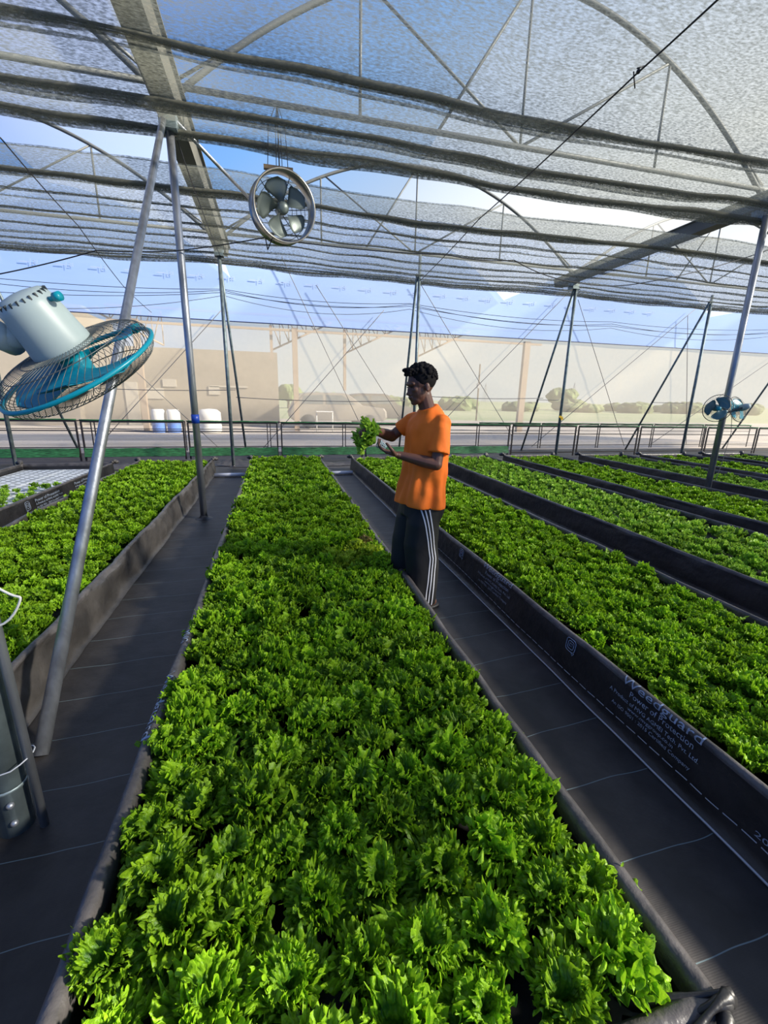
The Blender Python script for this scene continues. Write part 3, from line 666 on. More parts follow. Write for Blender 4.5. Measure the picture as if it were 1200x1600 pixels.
def head(seed, S=.1, nl=16, nr=13, na=181, fine=True, amp=.14):
    rg = np.random.default_rng(seed); Vs = []; Fs = []; Es = []; b = 0
    for i in range(nl):
        f = (i+.5)/nl                    # 0 inner .. 1 outer
        az = i*2.4+rg.uniform(-.45, .45)
        L = S*(.70+.34*f)*rg.uniform(.88, 1.12)
        tilt = .22+.72*f+rg.uniform(-.14, .14); curl = .75+.45*f+rg.uniform(-.3, .3)
        V, e = leaf(rg, L*1.12, tilt, curl, az, nr, na, amp*L, z0=(.30+(1-f)*.52)*S+rg.uniform(-.05, .05)*S, fine=fine, twist=rg.uniform(-.55, .55), cup=rg.uniform(.2, .8), off=(rg.uniform(-.07, .07)*S, rg.uniform(-.07, .07)*S))
        idx = np.arange(nr*na).reshape(nr, na)
        F = np.stack([idx[:-1, :-1], idx[1:, :-1], idx[1:, 1:], idx[:-1, 1:]], -1).reshape(-1, 4)+b
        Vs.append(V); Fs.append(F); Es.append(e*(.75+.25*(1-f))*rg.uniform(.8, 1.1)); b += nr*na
    return np.concatenate(Vs), np.concatenate(Fs), np.concatenate(Es)
def np_mesh(name, V, F, E, T, m, MI=None, mats=None):
    me = bpy.data.meshes.new(name); n = len(V); k = len(F)
    me.vertices.add(n); me.vertices.foreach_set('co', V.astype(np.float32).ravel())
    me.loops.add(k*4); me.loops.foreach_set('vertex_index', F.astype(np.int32).ravel())
    me.polygons.add(k); me.polygons.foreach_set('loop_start', np.arange(0, k*4, 4, dtype=np.int32)); me.polygons.foreach_set('loop_total', np.full(k, 4, dtype=np.int32))
    for mm in (mats or [m]): me.materials.append(mm)
    if MI is not None: me.polygons.foreach_set('material_index', MI.astype(np.int32))
    me.polygons.foreach_set('use_smooth', np.ones(k, dtype=bool))
    me.update(calc_edges=True)
    at = me.color_attributes.new('leafcol', 'FLOAT_COLOR', 'POINT')
    at.data.foreach_set('color', np.stack([E, T, T*0, T*0+1], -1).astype(np.float32).ravel())
    return me
NEAR = []
for s in range(9):
    V, F, E = head(100+s, nl=[12, 13, 11][s % 3], amp=[.12, .14, .11][s % 3]); NEAR.append((V, F, E))
near_me = {}
def near_mesh(i, m):
    if (i, m) not in near_me:
        V, F, E = NEAR[i]; near_me[(i, m)] = np_mesh('lettuce', V, F, E, np.zeros(len(V)), M[m])
    return near_me[(i, m)]
MID = [head(200+s, nl=11, nr=6, na=71, fine=True, amp=.13) for s in range(6)]
FAR = [head(300+s, nl=8, nr=4, na=17, fine=False, amp=.18) for s in range(6)]

rnd = random.Random(5)
spots = []
def crop(k, x0, x1, y0, y1, z, cols, dy, S, m, prob=1):
    dx = (x1-x0)/(cols-1); j = 0; y = y0
    while y < y1:
        for i in range(cols):
            if rnd.random() > prob: continue
            x = x0+i*dx+(dx*.25 if j % 2 else -dx*.25)+rnd.uniform(-.018, .018)
            x = min(max(x, x0-.01), x1+.01)
            spots.append([k, x, y+rnd.uniform(-.02, .02), z+rnd.uniform(-.012, .012), S*rnd.uniform(.88, 1.14), m, j, i])
        y += dy; j += 1
crop('middle', -.405, .750, .52, 9.05, .155, 8, .150, .112, 'leaf')
crop('right', 1.69, 2.68, .35, 9.0, .130, 8, .145, .096, 'leaf')
crop('left', -2.44, -1.35, 1.0, 8.9, .130, 8, .145, .095, 'leaf')
crop('farleft', -4.2, -3.05, 4.0, 6.9, .175, 8, .17, .060, 'leaf_pale', .8)
crop('r3', 3.50, 4.58, 1.6, 9.1, .125, 7, .16, .096, 'leaf_pale', .97)
crop('r4', 5.30, 6.36, 3.2, 9.1, .115, 7, .16, .092, 'leaf', .95)
crop('r5', 7.35, 8.32, 4.4, 9.05, .110, 6, .17, .092, 'leaf_pale', .9)
crop('r6', 9.10, 10.2, 5.6, 9.0, .105, 6, .18, .092, 'leaf', .9)
crop('r7', 11.1, 12.2, 6.2, 9.0, .105, 5, .19, .092, 'leaf_pale', .9)
def inframe(x, y, z):
    d = Vector((x, y, z-CAMZ)); w_ = d.dot(fw)
    if w_ < .2: return None
    px = 600+FPX*d.dot(rt2)/w_; py = 800-FPX*d.dot(up2)/w_
    return (px, py, w_) if -60 < px < 1260 and -60 < py < 1690 else None
vis = []; rest = []
for s in spots:
    f = inframe(s[1], s[2], s[3]+.08)
    if f: vis.append((f[2]/s[4], f, s))
    elif s[2] < 3: rest.append(s)
vis.sort(key=lambda q: q[0])
special = {}
def nearest(x, y):
    return min(range(len(vis)), key=lambda i: (vis[i][2][1]-x)**2+(vis[i][2][2]-y)**2)
special[nearest(.69, 3.50)] = ('leaf_red', 'lettuce head with reddish brown frilled leaves at the right rim of the middle bed')
for (x, y), tx in {(.55, 3.2): 'lettuce head painted sunlit yellow in front of the reddish brown one, left of the pair', (.70, 3.2): 'lettuce head painted sunlit yellow in front of the reddish brown one, at the rim', (.60, 3.36): 'lettuce head painted sunlit yellow touching the reddish brown one', (.38, 3.15): 'lettuce head painted sunlit yellow, farthest left of the sunlit cluster', (.42, 3.0): 'lettuce head painted sunlit yellow at the near edge of the sunlit cluster'}.items():
    special.setdefault(nearest(x, y), ('leaf_sunlit', tx))  # ordinary heads given the brighter colour to paint the sun patch
order = list(special)+[i for i in range(len(vis)) if i not in special]
indiv = order[:300]
for i in order[300:]: rest.append(vis[i][2])
mid_rows = sorted({round(vis[i][2][6]) for i in indiv if vis[i][2][0] == 'middle'})
_o = ['first', 'second', 'third', 'fourth', 'fifth', 'sixth', 'seventh', 'eighth', 'ninth']
ordn = ['nearest']+_o[1:]+['tenth', 'eleventh', 'twelfth', 'thirteenth', 'fourteenth', 'fifteenth', 'sixteenth', 'seventeenth', 'eighteenth', 'nineteenth', 'twentieth']+['twenty-'+w for w in _o]+['thirtieth']+['thirty-'+w for w in _o]+['fortieth']+['forty-'+w for w in _o]
cn = ['at left rim', 'second from left rim', 'third from left rim', 'just left of centre', 'just right of centre', 'third from right rim', 'second from right rim', 'at right rim']
bedn = {'middle': 'middle bed', 'right': 'bed right of person', 'left': 'left bed'}
for n_, i in enumerate(indiv):
    d, f, s = vis[i]; k, x, y, z, S, m, j, c_ = s
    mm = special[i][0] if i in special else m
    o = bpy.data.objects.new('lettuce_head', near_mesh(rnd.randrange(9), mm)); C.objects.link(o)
    o.location = (x, y, z); sc = S/.1; o.scale = (sc, sc, sc*rnd.uniform(.92, 1.12)); o.rotation_euler = (rnd.uniform(-.14, .14), rnd.uniform(-.14, .14), rnd.uniform(0, 6.28))
    if i in special: lab = special[i][1]
    elif k == 'middle' or True:
        lab = 'lettuce head %s, %s row, %s' % (cn[min(c_, 7)], ordn[j], bedn.get(k, 'a bed on the right'))
    tag(o, lab, 'lettuce', 'frilly green lettuce heads growing in the '+bedn.get(k, 'beds on the right'))
# everything further off, too many to count, as one stuff object
Vs = []; Fs = []; Es = []; Ts = []; Ms = []; b = 0
mi_of = {'leaf': 0, 'leaf_pale': 1}
for s in rest:
    k, x, y, z, S, m, j, c_ = s
    dist = math.hypot(x, y)
    V, F, E = (MID if dist < 5.2 else FAR)[rnd.randrange(6)]
    an = rnd.uniform(0, 6.28); ca, sa = math.cos(an), math.sin(an); q = S/.1
    VV = V*q; VV = np.stack([VV[:, 0]*ca-VV[:, 1]*sa+x, VV[:, 0]*sa+VV[:, 1]*ca+y, VV[:, 2]*rnd.uniform(.9, 1.15)+z], -1)
    Vs.append(VV); Fs.append(F+b); Es.append(E); Ts.append(np.full(len(V), rnd.random())); Ms.append(np.full(len(F), mi_of[m])); b += len(V)
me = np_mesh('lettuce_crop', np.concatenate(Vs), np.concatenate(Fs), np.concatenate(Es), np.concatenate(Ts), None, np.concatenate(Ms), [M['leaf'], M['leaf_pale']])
o = bpy.data.objects.new('lettuce_crop', me); C.objects.link(o)
tag(o, 'dense green lettuce crop filling the farther parts of all the beds', 'lettuce', kind='stuff')

# ------------------------------------------------------------------ fans
def frame_from_axis(center, ax, roll=0):
    z = Vector(ax).normalized(); x = Vector((0, 0, 1)).cross(z)
    if x.length < .01: x = Vector((1, 0, 0))
    x.normalize(); y = z.cross(x)
    return Matrix.Translation(center) @ Matrix(((x.x, y.x, z.x, 0), (x.y, y.y, z.y, 0), (x.z, y.z, z.z, 0), (0, 0, 0, 1))) @ Matrix.Rotation(roll, 4, 'Z')
def blade_mb(Mx, R, n, i, width=.95, pitch=.5, r0=.16, rot=0):
    mb = MB(); a0 = 2*PI*i/n+rot; vs = []; nu, nv = 10, 9; th = .0016
    for side in (0, 1):
        for u in range(nu):
            t = u/(nu-1); r = R*(r0+(1-r0)*t)
            wd = width*(.42+.75*math.sin(min(1, t*1.15)*PI*.62))*(1 if t < .8 else math.sqrt(max(0, 1-((t-.8)/.215)**2)))
            for v in range(nv):
                s = v/(nv-1)-.5; a = a0+s*wd*(2*PI/n)*.85+.22*t
                vs.append(Mx @ Vector((r*math.cos(a), r*math.sin(a), -s*pitch*R*.34*(1.1-.35*t)+(th if side else -th))))
    m = nu*nv; fs = []
    for u in range(nu-1):
        for v in range(nv-1):
            q = (u*nv+v, (u+1)*nv+v, (u+1)*nv+v+1, u*nv+v+1); fs.append(q); fs.append(tuple(m+k for k in reversed(q)))
    for u in range(nu-1):
        for v in (0, nv-1): fs.append((u*nv+v, (u+1)*nv+v, m+(u+1)*nv+v, m+u*nv+v))
    for v in range(nv-1): fs.append(((nu-1)*nv+v, (nu-1)*nv+v+1, m+(nu-1)*nv+v+1, m+(nu-1)*nv+v))
    return mb.add(vs, fs)
def cage_side(mb, Mx, R, depth, n, wr_, hub=.16, swirl=.5, steps=9, rings=(.55, .8)):
    for k in range(n):
        a0 = 2*PI*k/n; pts = []
        for q in range(steps):
            t = q/(steps-1); r = R*(hub+(1-hub)*math.sin(t*PI/2)**.9); z = depth*(math.cos(t*PI/2)**.65 if t < 1 else 0)
            a = a0+swirl*(1-t); pts.append(Mx @ Vector((r*math.cos(a), r*math.sin(a), z)))
        mb.tube(pts, wr_, 3, cap=False)
    for rr in rings:
        t = math.asin(max(0, min(1, (rr-hub)/(1-hub)))**(1/.9))/(PI/2); z = depth*math.cos(t*PI/2)**.65
        mb.tube([Mx @ Vector((R*rr*math.cos(a), R*rr*math.sin(a), z)) for a in [2*PI*i/40 for i in range(40)]], wr_*1.4, 4, closed=True)
def ring(Mx, R, r, z=0, n=56, sq=6): return MB().tube([Mx @ Vector((R*math.cos(2*PI*i/n), R*math.sin(2*PI*i/n), z)) for i in range(n)], r, sq, closed=True)

# large wall fan at the left
fc = Vector((-.516, 1.402, 1.565)); ax = Vector((.546, .012, -.838)).normalized()
vr = (fc-Vector((0, 0, CAMZ))).normalized(); ax = (ax-2*ax.dot(vr)*vr).normalized() if ax.dot(vr) < 0 else ax
F1 = frame_from_axis(fc, ax, .4)
fan = empty('wall_fan', (-.92, 1.47, 1.6), 'large pedestal style fan with turquoise blades and grey motor hanging at the left edge', 'fan')
mb = MB(); cage_side(mb, F1, .208, .055, 72, .0010, swirl=.55); mb.build('front_grille', M['chrome'], fan)
mb = MB(); cage_side(mb, F1, .208, -.060, 66, .0010, hub=.26, swirl=-.5); mb.build('rear_grille', M['chrome'], fan)
rg_ = ring(F1, .211, .0065); rg_.box((.215, 0, 0), (.022, .035, .022), F1 @ Matrix.Rotation(1.1, 4, 'Z')); rg_.build('grille_ring', M['teal'], fan)
for i in range(3): blade_mb(F1, .185, 3, i, width=.95, pitch=.75, rot=.75).build('blade', M['teal_blade'], fan)
MB().lathe([(0, .03), (.02, .029), (.033, .02), (.036, -.02), (.03, -.035), (0, -.035)], F1).build('hub', M['teal'], fan)
mt = MB().lathe([(0, -.045), (.074, -.045), (.077, -.05), (.076, -.07), (.073, -.09), (.066, -.165), (.061, -.182), (.050, -.194), (.02, -.199), (0, -.20)], F1, 40).build('motor_housing', M['fan_body'], fan)
sl = MB()
for k in range(24):
    a = 2*PI*k/24; sl.box((.0545, 0, -.183), (.014, .0035, .014), F1 @ Matrix.Rotation(a, 4, 'Z'))
sl.build('vent_slots', M['dark_plastic'], mt, smooth=False)
# knob on the housing side facing right
side = (rt2 - ax*rt2.dot(ax)).normalized()
kc = fc-ax*.165+side*.062
kn = MB(); kn.tube([kc, kc+side*.022], .006, 8); kn.tube([kc+side*.018, kc+side*.034], .011, 12); kn.build('oscillation_knob', M['teal'], fan)
# yoke under the motor and clamp to the post
lo = (-side)
y0 = fc-ax*.09+lo*.076
yk = MB(); yk.tube([y0+ax*.05, y0-ax*.11], .012, 8); yk.tube([y0-ax*.02, y0-ax*.03+lo*.07-fw*.01], [.03, .024], 12); yk.tube([y0-ax*.03+lo*.05-up2*.0-fw*.035, y0-ax*.03+lo*.05+fw*.035], .034, 16)
yk.build('tilt_yoke', M['fan_body'], fan)
pv = y0-ax*.03+lo*.07
sb = MB(); sb.tube([pv-fw*.055, pv-fw*.045], .008, 8); sb.build('pivot_screw', M['dark_plastic'], fan)
MB().tube([pv, pv+Vector((-.05, .03, .0)), Vector((-.93, 1.44, 1.62))], .018, 12).build('wall_arm', M['fan_body'], fan)
MB().tube([y0-ax*.12, y0-ax*.15+lo*.03, pv+Vector((-.02, 0, -.03)), Vector((-.93, 1.42, 1.5))], .003, 6).build('power_cord', M['wire'], fan)

# hanging circulation fan
hc = Vector((.165, 5.42, 3.45)); hax = (Vector((0, -1, -.12))+Vector((.28, 0, 0))).normalized()
H1 = frame_from_axis(hc, hax, .2)
hf = empty('circulation_fan', hc, 'round steel drum fan with grey blades hanging from the roof truss', 'fan')
R = .325
MB().lathe([(R-.006, -.09), (R, -.095), (R+.012, -.10), (R+.012, -.09), (R, -.085), (R, .085), (R+.012, .09), (R+.012, .10), (R-.002, .097), (R-.012, .088), (R-.008, -.085), (R-.006, -.09)], H1, 56).build('drum', M['drum'], hf)
for i in range(5): blade_mb(H1, .275, 5, i, width=.86, pitch=.8, r0=.2, rot=.3).build('blade', M['blade_grey'], hf)
MB().lathe([(0, .05), (.04, .048), (.06, .03), (.062, -.03), (.05, -.12), (0, -.125)], H1).build('motor', M['blade_grey'], hf)
mb = MB()
for rr in (.14, .19, .24, .285): mb.tube([H1 @ Vector((rr*math.cos(a), rr*math.sin(a), -.10)) for a in [2*PI*i/40 for i in range(40)]], .0028, 4, closed=True)
for k in range(6): mb.tube([H1 @ Vector((.05*math.cos(k*PI/3), .05*math.sin(k*PI/3), -.11)), H1 @ Vector((R*math.cos(k*PI/3), R*math.sin(k*PI/3), -.095))], .0045, 5)
mb.build('guard', M['dark_plastic'], hf)
bk = MB(); bk.box((hc.x-.03, hc.y, hc.z+R+.035), (.30, .05, .035)); bk.build('hanger_bar', M['wood'], hf, smooth=False)
MB().box((hc.x, hc.y, hc.z+R+.008), (.14, .04, .025)).build('bracket', M['galv_old'], hf, smooth=False)
for dx in (-.12, -.03, .0, .03, .09):
    MB().tube([(hc.x-.02+dx, hc.y, hc.z+R+.03), (hc.x-.02+dx*.8, hc.y+.03, 4.2), (hc.x-.02+dx*.15, 5.56, 4.43)], .004 if abs(dx) > .02 else .007, 5).build('hanger_wire', M['wire'], hf)
MB().tube([(hc.x-.11, hc.y-.03, hc.z-.29), (hc.x-.10, hc.y-.02, 3.1)], .004, 5).build('power_cord', M['wire'], hf)

# twin small fans on the right post
P5 = Vector((6.83, 5.45, 0))
for i, (off, axx, lab) in enumerate([(Vector((-.24, -.08, 1.46)), Vector((-.45, -.85, -.1)), 'small fan with pale blue blades on the left of the twin fan post'), (Vector((.20, -.04, 1.45)), Vector((-.15, .9, -.35)), 'small fan seen from behind with turquoise blades on the right of the twin fan post')]):
    cc = P5+off; T1 = frame_from_axis(cc, axx, .5)
    fr = empty('post_fan', P5+Vector((0, 0, 1.42)), lab, 'fan', 'pair of small fans on the right hand post')
    mb = MB(); cage_side(mb, T1, .20, .05, 40, .0009, swirl=.5); mb.build('front_grille', M['chrome'], fr)
    mb = MB(); cage_side(mb, T1, .20, -.05, 36, .0009, swirl=-.5, hub=.25); mb.build('rear_grille', M['chrome'], fr)
    ring(T1, .202, .005).build('grille_ring', M['dark_plastic'], fr)
    for k in range(3): blade_mb(T1, .175, 3, k, width=.92, pitch=.6, rot=.3+.8*i).build('blade', mat('faded_blue_blade', (.05, .17, .22), .4) if i == 0 else M['teal'], fr)
    MB().lathe([(0, .055), (.03, .052), (.035, .03), (.035, -.03), (0, -.03)], T1).build('hub', M['teal'], fr)
    MB().lathe([(0, -.05), (.05, -.05), (.05, -.12), (.035, -.17), (0, -.175)], T1).build('motor_housing', M['fan_body'], fr)
    MB().tube([T1 @ Vector((0, 0, -.12)), P5+Vector((0, -.05, 1.40))], .014, 8).build('mount_arm', M['dark_plastic'], fr)
wire([(6.93, 5.4, 1.38), (7.0, 5.4, 1.1), (6.95, 5.4, .6), (6.9, 5.4, .32)], 0, .004, M['wire_grey'], 'thin cord dangling below the twin fans', 'cord')

# ------------------------------------------------------------------ person
PA = math.radians(190); FX = Vector((math.cos(PA), math.sin(PA), 0)); LY = Vector((-math.sin(PA), math.cos(PA), 0))
PO = Vector((1.13, 2.87, 0))+FX*.12
PM = Matrix(((FX.x, LY.x, 0, PO.x), (FX.y, LY.y, 0, PO.y), (0, 0, 1, 0), (0, 0, 0, 1)))
person = empty('person', PO, 'person in an orange t-shirt and black track pants examining a lettuce plant between two beds', 'person')
M['skin'] = mat('dark_skin', (.115, .048, .031), .5, var=.1, scale=20)
M['hair'] = mat('black_hair', (.007, .006, .007), .85, spec=.2)
M['orange'] = mat('orange_tshirt', (.95, .185, .008), .75, bump=.25, bscale=9)
M['black_cloth'] = mat('black_track_pants', (.0045, .0045, .0055), .7, bump=.3, bscale=8)
M['white_cloth'] = mat('white_stripe', (.62, .63, .68), .7)
M['shoe'] = mat('dark_sandal', (.02, .02, .022), .6)
def caps(mb, pts, rs, n=12, sub=3):      # tapering closed tube with round ends, local coordinates
    P = []; Rr = []
    pts = [Vector(p) for p in pts]
    for i in range(len(pts)-1):
        for k in range(sub): t = k/sub; P.append(pts[i].lerp(pts[i+1], t)); Rr.append(rs[i]+(rs[i+1]-rs[i])*t)
    P.append(pts[-1]); Rr.append(rs[-1])
    mb.tube([PM @ p for p in P], Rr, n)
    for e, r in ((pts[0], rs[0]), (pts[-1], rs[-1])): mb.ell(e, (r, r, r), PM, 12, 8)
def loft(mb, rings, n=28, ex=2.3):       # rings: (cx,cy,cz,rx,ry[,tiltx])
    vs = []
    for q in rings:
        cx, cy, cz, rx_, ry_ = q[:5]; tl = q[5] if len(q) > 5 else 0
        for k in range(n):
            a = 2*PI*k/n; ca, sa = math.cos(a), math.sin(a)
            x = rx_*math.copysign(abs(ca)**(2/ex), ca); y = ry_*math.copysign(abs(sa)**(2/ex), sa)
            vs.append(PM @ Vector((cx+x, cy+y, cz+tl*x)))
    m = len(rings)
    fs = [(i*n+k, i*n+(k+1) % n, (i+1)*n+(k+1) % n, (i+1)*n+k) for i in range(m-1) for k in range(n)]
    fs += [tuple(range(n-1, -1, -1)), tuple((m-1)*n+k for k in range(n))]
    mb.add(vs, fs)
SHL, SHR = (-.02, .170, 1.360), (.02, -.165, 1.365)
ELL, WRL = (.045, .215, 1.090), (.265, .105, 1.145)
ELR, WRR = (.16, -.235, 1.235), (.365, -.085, 1.292)
HC = Vector((.070, 0, 1.585))
body = MB()
loft(body, [(-.01, 0, .86, .09, .14), (0, 0, .95, .105, .15), (0, 0, 1.05, .10, .135), (0, 0, 1.2, .11, .15), (.0, 0, 1.32, .10, .16), (0, 0, 1.385, .07, .12), (.0, 0, 1.42, .05, .07)])
caps(body, [(-.015, 0, 1.36), (.015, 0, 1.45), (.045, 0, 1.53)], [.066, .055, .054])
# head
Rh = Matrix.Rotation(.20, 3, 'Y')
def hp(x, y, z): return HC+Rh @ Vector((x, y, z))
def hl(x, y, z, r, rr=None): body.ell(hp(x, y, z), r if isinstance(r, tuple) else (r, r, r), PM, 20, 14, R=Rh)
hl(-.012, 0, .030, (.094, .075, .092)); hl(.018, 0, -.03, (.068, .062, .085)); hl(.040, 0, -.075, (.045, .045, .040)); hl(.060, 0, -.098, (.024, .024, .018))
hl(.070, 0, .025, (.022, .05, .02)); hl(.088, 0, -.018, (.012, .011, .026)); hl(.097, 0, -.035, (.015, .014, .011)); hl(.090, .012, -.040, .009); hl(.090, -.012, -.040, .009)
hl(.083, 0, -.060, (.014, .025, .008)); hl(.080, 0, -.072, (.014, .022, .008)); hl(.055, .032, -.015, (.025, .022, .022)); hl(.055, -.032, -.015, (.025, .022, .022))
for s in (1, -1): hl(-.012, .076*s, -.012, (.018, .010, .030)); hl(-.006, .080*s, -.028, (.010, .008, .012))
# arms
for S_, E_, W_ in ((SHL, ELL, WRL), (SHR, ELR, WRR)):
    caps(body, [S_, Vector(S_).lerp(Vector(E_), .5), E_], [.036, .040, .038]); e = Vector(E_); w2 = Vector(W_)
    caps(body, [e, e.lerp(w2, .3), e.lerp(w2, .7), w2], [.040, .041, .032, .0255])
# hands
def hand(W_, d, pn, side, curls, spread=.0):
    """W_ wrist, d finger direction, pn palm normal, side = thumb direction"""
    W_ = Vector(W_); d = Vector(d).normalized(); pn = Vector(pn); pn = (pn-d*pn.dot(d)).normalized(); sd_ = d.cross(pn).normalized()
    if sd_.dot(Vector(side)) < 0: sd_ = -sd_
    for k in range(4):
        o = (.030-.020*k)
        caps(body, [W_+sd_*o*.5, W_+d*.045+sd_*o*.9, W_+d*.085+sd_*o], [.017, .0155, .0125], n=10)
    for k, (L1, r0) in enumerate(((.040, .0092), (.045, .0095), (.042, .009), (.033, .008))):
        o = .031-.0205*k; cl = curls[k]; p = W_+d*.087+sd_*o; dirv = d+sd_*(1.5-k)*spread
        pts = [p]; ang = 0
        for s_, f_ in enumerate((1, .68, .55)):
            ang += cl*(1 if s_ else .6)
            dd = (dirv*math.cos(ang)+pn*math.sin(ang)).normalized(); p = p+dd*L1*f_; pts.append(p)
        caps(body, pts, [r0, r0*.95, r0*.9, r0*.8], n=8, sub=2)
    t0 = W_+d*.025+sd_*.030; t1 = t0+(d*.55+sd_*.6+pn*.5).normalized()*.042; t2 = t1+(d*.8+sd_*.1+pn*.55).normalized()*.032; t3 = t2+(d*.8-sd_*.25+pn*.5).normalized()*.025
    caps(body, [t0, t1, t2, t3], [.015, .0125, .0105, .009], n=8, sub=2)
    return W_+d*.07+pn*.03
gl = hand(WRL, (.86, -.42, .25), (.15, -.1, 1), (.2, .5, .4), (.5, .55, .6, .65), .08)      # near hand, palm up under the net cup
gr = hand(WRR, (.80, .42, .10), (-.15, .45, -.9), (.1, .3, .5), (.45, .5, .55, .6), .08)
# legs and feet
for s, dx in ((1, -.02), (-1, .05)):
    caps(body, [(dx*.2+.02, .085*s, .92), (dx+.06, .09*s, .50), (dx-.01, .10*s, .09)], [.085, .058, .038], n=14)
    caps(body, [(dx-.03, .10*s, .045), (dx+.06, .105*s, .035), (dx+.13, .11*s, .026)], [.034, .034, .026])
bo = body.build('body', M['skin'], person)
baked(bo, [('REMESH', dict(mode='VOXEL', voxel_size=.0042, use_smooth_shade=True)), ('SMOOTH', dict(iterations=3, factor=.5))])
# facial details
fm = MB()
for s in (1, -1): fm.ell(hp(.0775, .031*s, .004), (.006, .013, .004), PM, 10, 6, R=Rh)
fm.build('eye', M['hair'], person)['label'] = 'dark lowered eyes'
fm = MB()
for s in (1, -1): fm.ell(hp(.0785, .030*s, .026), (.006, .018, .003), PM, 10, 6, R=Rh)
fm.build('eyebrow', M['hair'], person)
# hair
hr = MB(); rr_ = random.Random(3)
hr.ell(hp(-.024, 0, .045), (.098, .084, .090), PM, 24, 16, R=Rh)
for _ in range(420):
    t = math.acos(rr_.uniform(-.25, 1)); a = rr_.uniform(0, 2*PI)
    dx, dy, dz = math.sin(t)*math.cos(a), math.sin(t)*math.sin(a), math.cos(t)
    if dx > .25 and dz < .42: continue
    if abs(dy) > .7 and dz < 0: continue
    r_s = rr_.uniform(.008, .015)*(1.25 if dz > .3 and dx > -.2 else .8)
    hr.ell(hp(-.024+.098*dx, .083*dy, .045+.090*dz+(.006 if dx > .2 else 0)), (r_s, r_s, r_s), PM, 8, 5)
for _ in range(60):
    hr.ell(hp(.07+rr_.uniform(-.02, .018), rr_.uniform(-.05, .05), .098+rr_.uniform(-.015, .02)), (.013, .013, .012), PM, 8, 5)
hr.build('hair', M['hair'], person)
# t-shirt
ts = MB()
def wf(z, a): return .006*math.sin(a*5+z*9)+.004*math.sin(a*9-z*14)
rgs = [(.045, 0, .775, .155, .205, .10), (.040, 0, .80, .157, .205, .10), (.03, 0, .90, .150, .198), (.015, 0, 1.0, .140, .192), (.005, 0, 1.1, .138, .192), (0, 0, 1.2, .136, .195), (0, 0, 1.3, .126, .190), (0, 0, 1.35, .112, .176), (0, 0, 1.39, .094, .145, -.12), (.0, 0, 1.42, .080, .105, -.25), (.006, 0, 1.45, .068, .074, -.38)]
loft(ts, rgs, n=48, ex=2.2)
def sleeve(S_, E_, f, r0, r1):
    S_ = Vector(S_); E_ = Vector(E_); end = S_.lerp(E_, f)
    A = [S_+Vector((0, -S_.y*.38, .0)), S_+Vector((0, -S_.y*.06, -.008)), S_.lerp(end, .25), S_.lerp(end, .6), end]
    ts.tube([PM @ p for p in A], [r0*.9, r0*.98, r0*1.0, (r0+r1)/2, r1], 24)
    ts.ell(A[1], (r0*.98,)*3, PM, 18, 12)
sleeve(SHL, ELL, .74, .058, .067); sleeve(SHR, ELR, .66, .056, .058)
to = ts.build('t_shirt', M['orange'], person)
baked(to, [('REMESH', dict(mode='VOXEL', voxel_size=.007, use_smooth_shade=True)), ('SMOOTH', dict(iterations=6, factor=.5))])
inv = PM.inverted()
for v in to.data.vertices:     # drape: long soft folds
    p = inv @ v.co; a = math.atan2(p.y, p.x); k = max(0, min(1, (1.28-p.z)/.35))
    d = k*(.010*math.sin(a*6+p.z*4)+.006*math.sin(a*13-p.z*7)+.010*mnoise.noise(Vector((a*2, p.z*6, 1))))+.012*mnoise.noise(Vector((p.x*16, p.y*16, p.z*9)))
    n = Vector((p.x, p.y, 0)); n = n.normalized() if n.length > .01 else Vector((0, 0, 0))
    v.co = PM @ (p+n*d)
to.data.update()
# trousers
tr_ = MB()
loft(tr_, [(.04, 0, .70, .125, .18), (.035, 0, .80, .12, .175), (.01, 0, .93, .11, .165)], n=32)
loft(tr_, [(.035, .085, .035, .100, .088, -.25), (.03, .085, .10, .112, .092, -.1), (.035, .085, .3, .120, .096), (.055, .085, .5, .118, .098), (.05, .085, .66, .115, .10), (.01, .08, .8, .12, .1)], n=28)
loft(tr_, [(.10, -.085, .045, .10, .085, -.15), (.10, -.085, .12, .105, .09), (.085, -.085, .3, .115, .095), (.065, -.085, .5, .12, .10), (.04, -.085, .66, .125, .10), (.01, -.08, .8, .12, .1)], n=28)
tro = tr_.build('track_pants', M['black_cloth'], person)
baked(tro, [('REMESH', dict(mode='VOXEL', voxel_size=.009, use_smooth_shade=True)), ('SMOOTH', dict(iterations=4, factor=.5))])
for v in tro.data.vertices:
    p = inv @ v.co; a = math.atan2(p.y-.085*(1 if p.y > 0 else -1), p.x); d = .006*math.sin(a*4+p.z*5)+.008*mnoise.noise(Vector((a*1.5, p.z*7, 4)))
    v.co = PM @ (p+Vector((math.cos(a), math.sin(a), 0))*d)
tro.data.update()
bm = bmesh.new(); bm.from_mesh(tro.data); bvh = BVHTree.FromBMesh(bm)
for dx in (-.022, 0.004, .026):
    mb = MB(); vs = []
    for k in range(60):
        z = .055+(.775-.055)*k/59; x0 = .02+dx-.012*math.sin((z-.1)*3.3)+.20*max(0, z-.42)
        for e_ in (-.0042, .0042):
            hit = bvh.ray_cast(PM @ Vector((x0+e_, .5, z)), -LY)
            vs.append((hit[0]+LY*.0025) if hit[0] else PM @ Vector((x0+e_, .19, z)))
    mb.add(vs, [(2*k, 2*k+1, 2*k+3, 2*k+2) for k in range(59)]).build('side_stripe', M['white_cloth'], tro)['label'] = 'white stripe down the side'
bm.free()
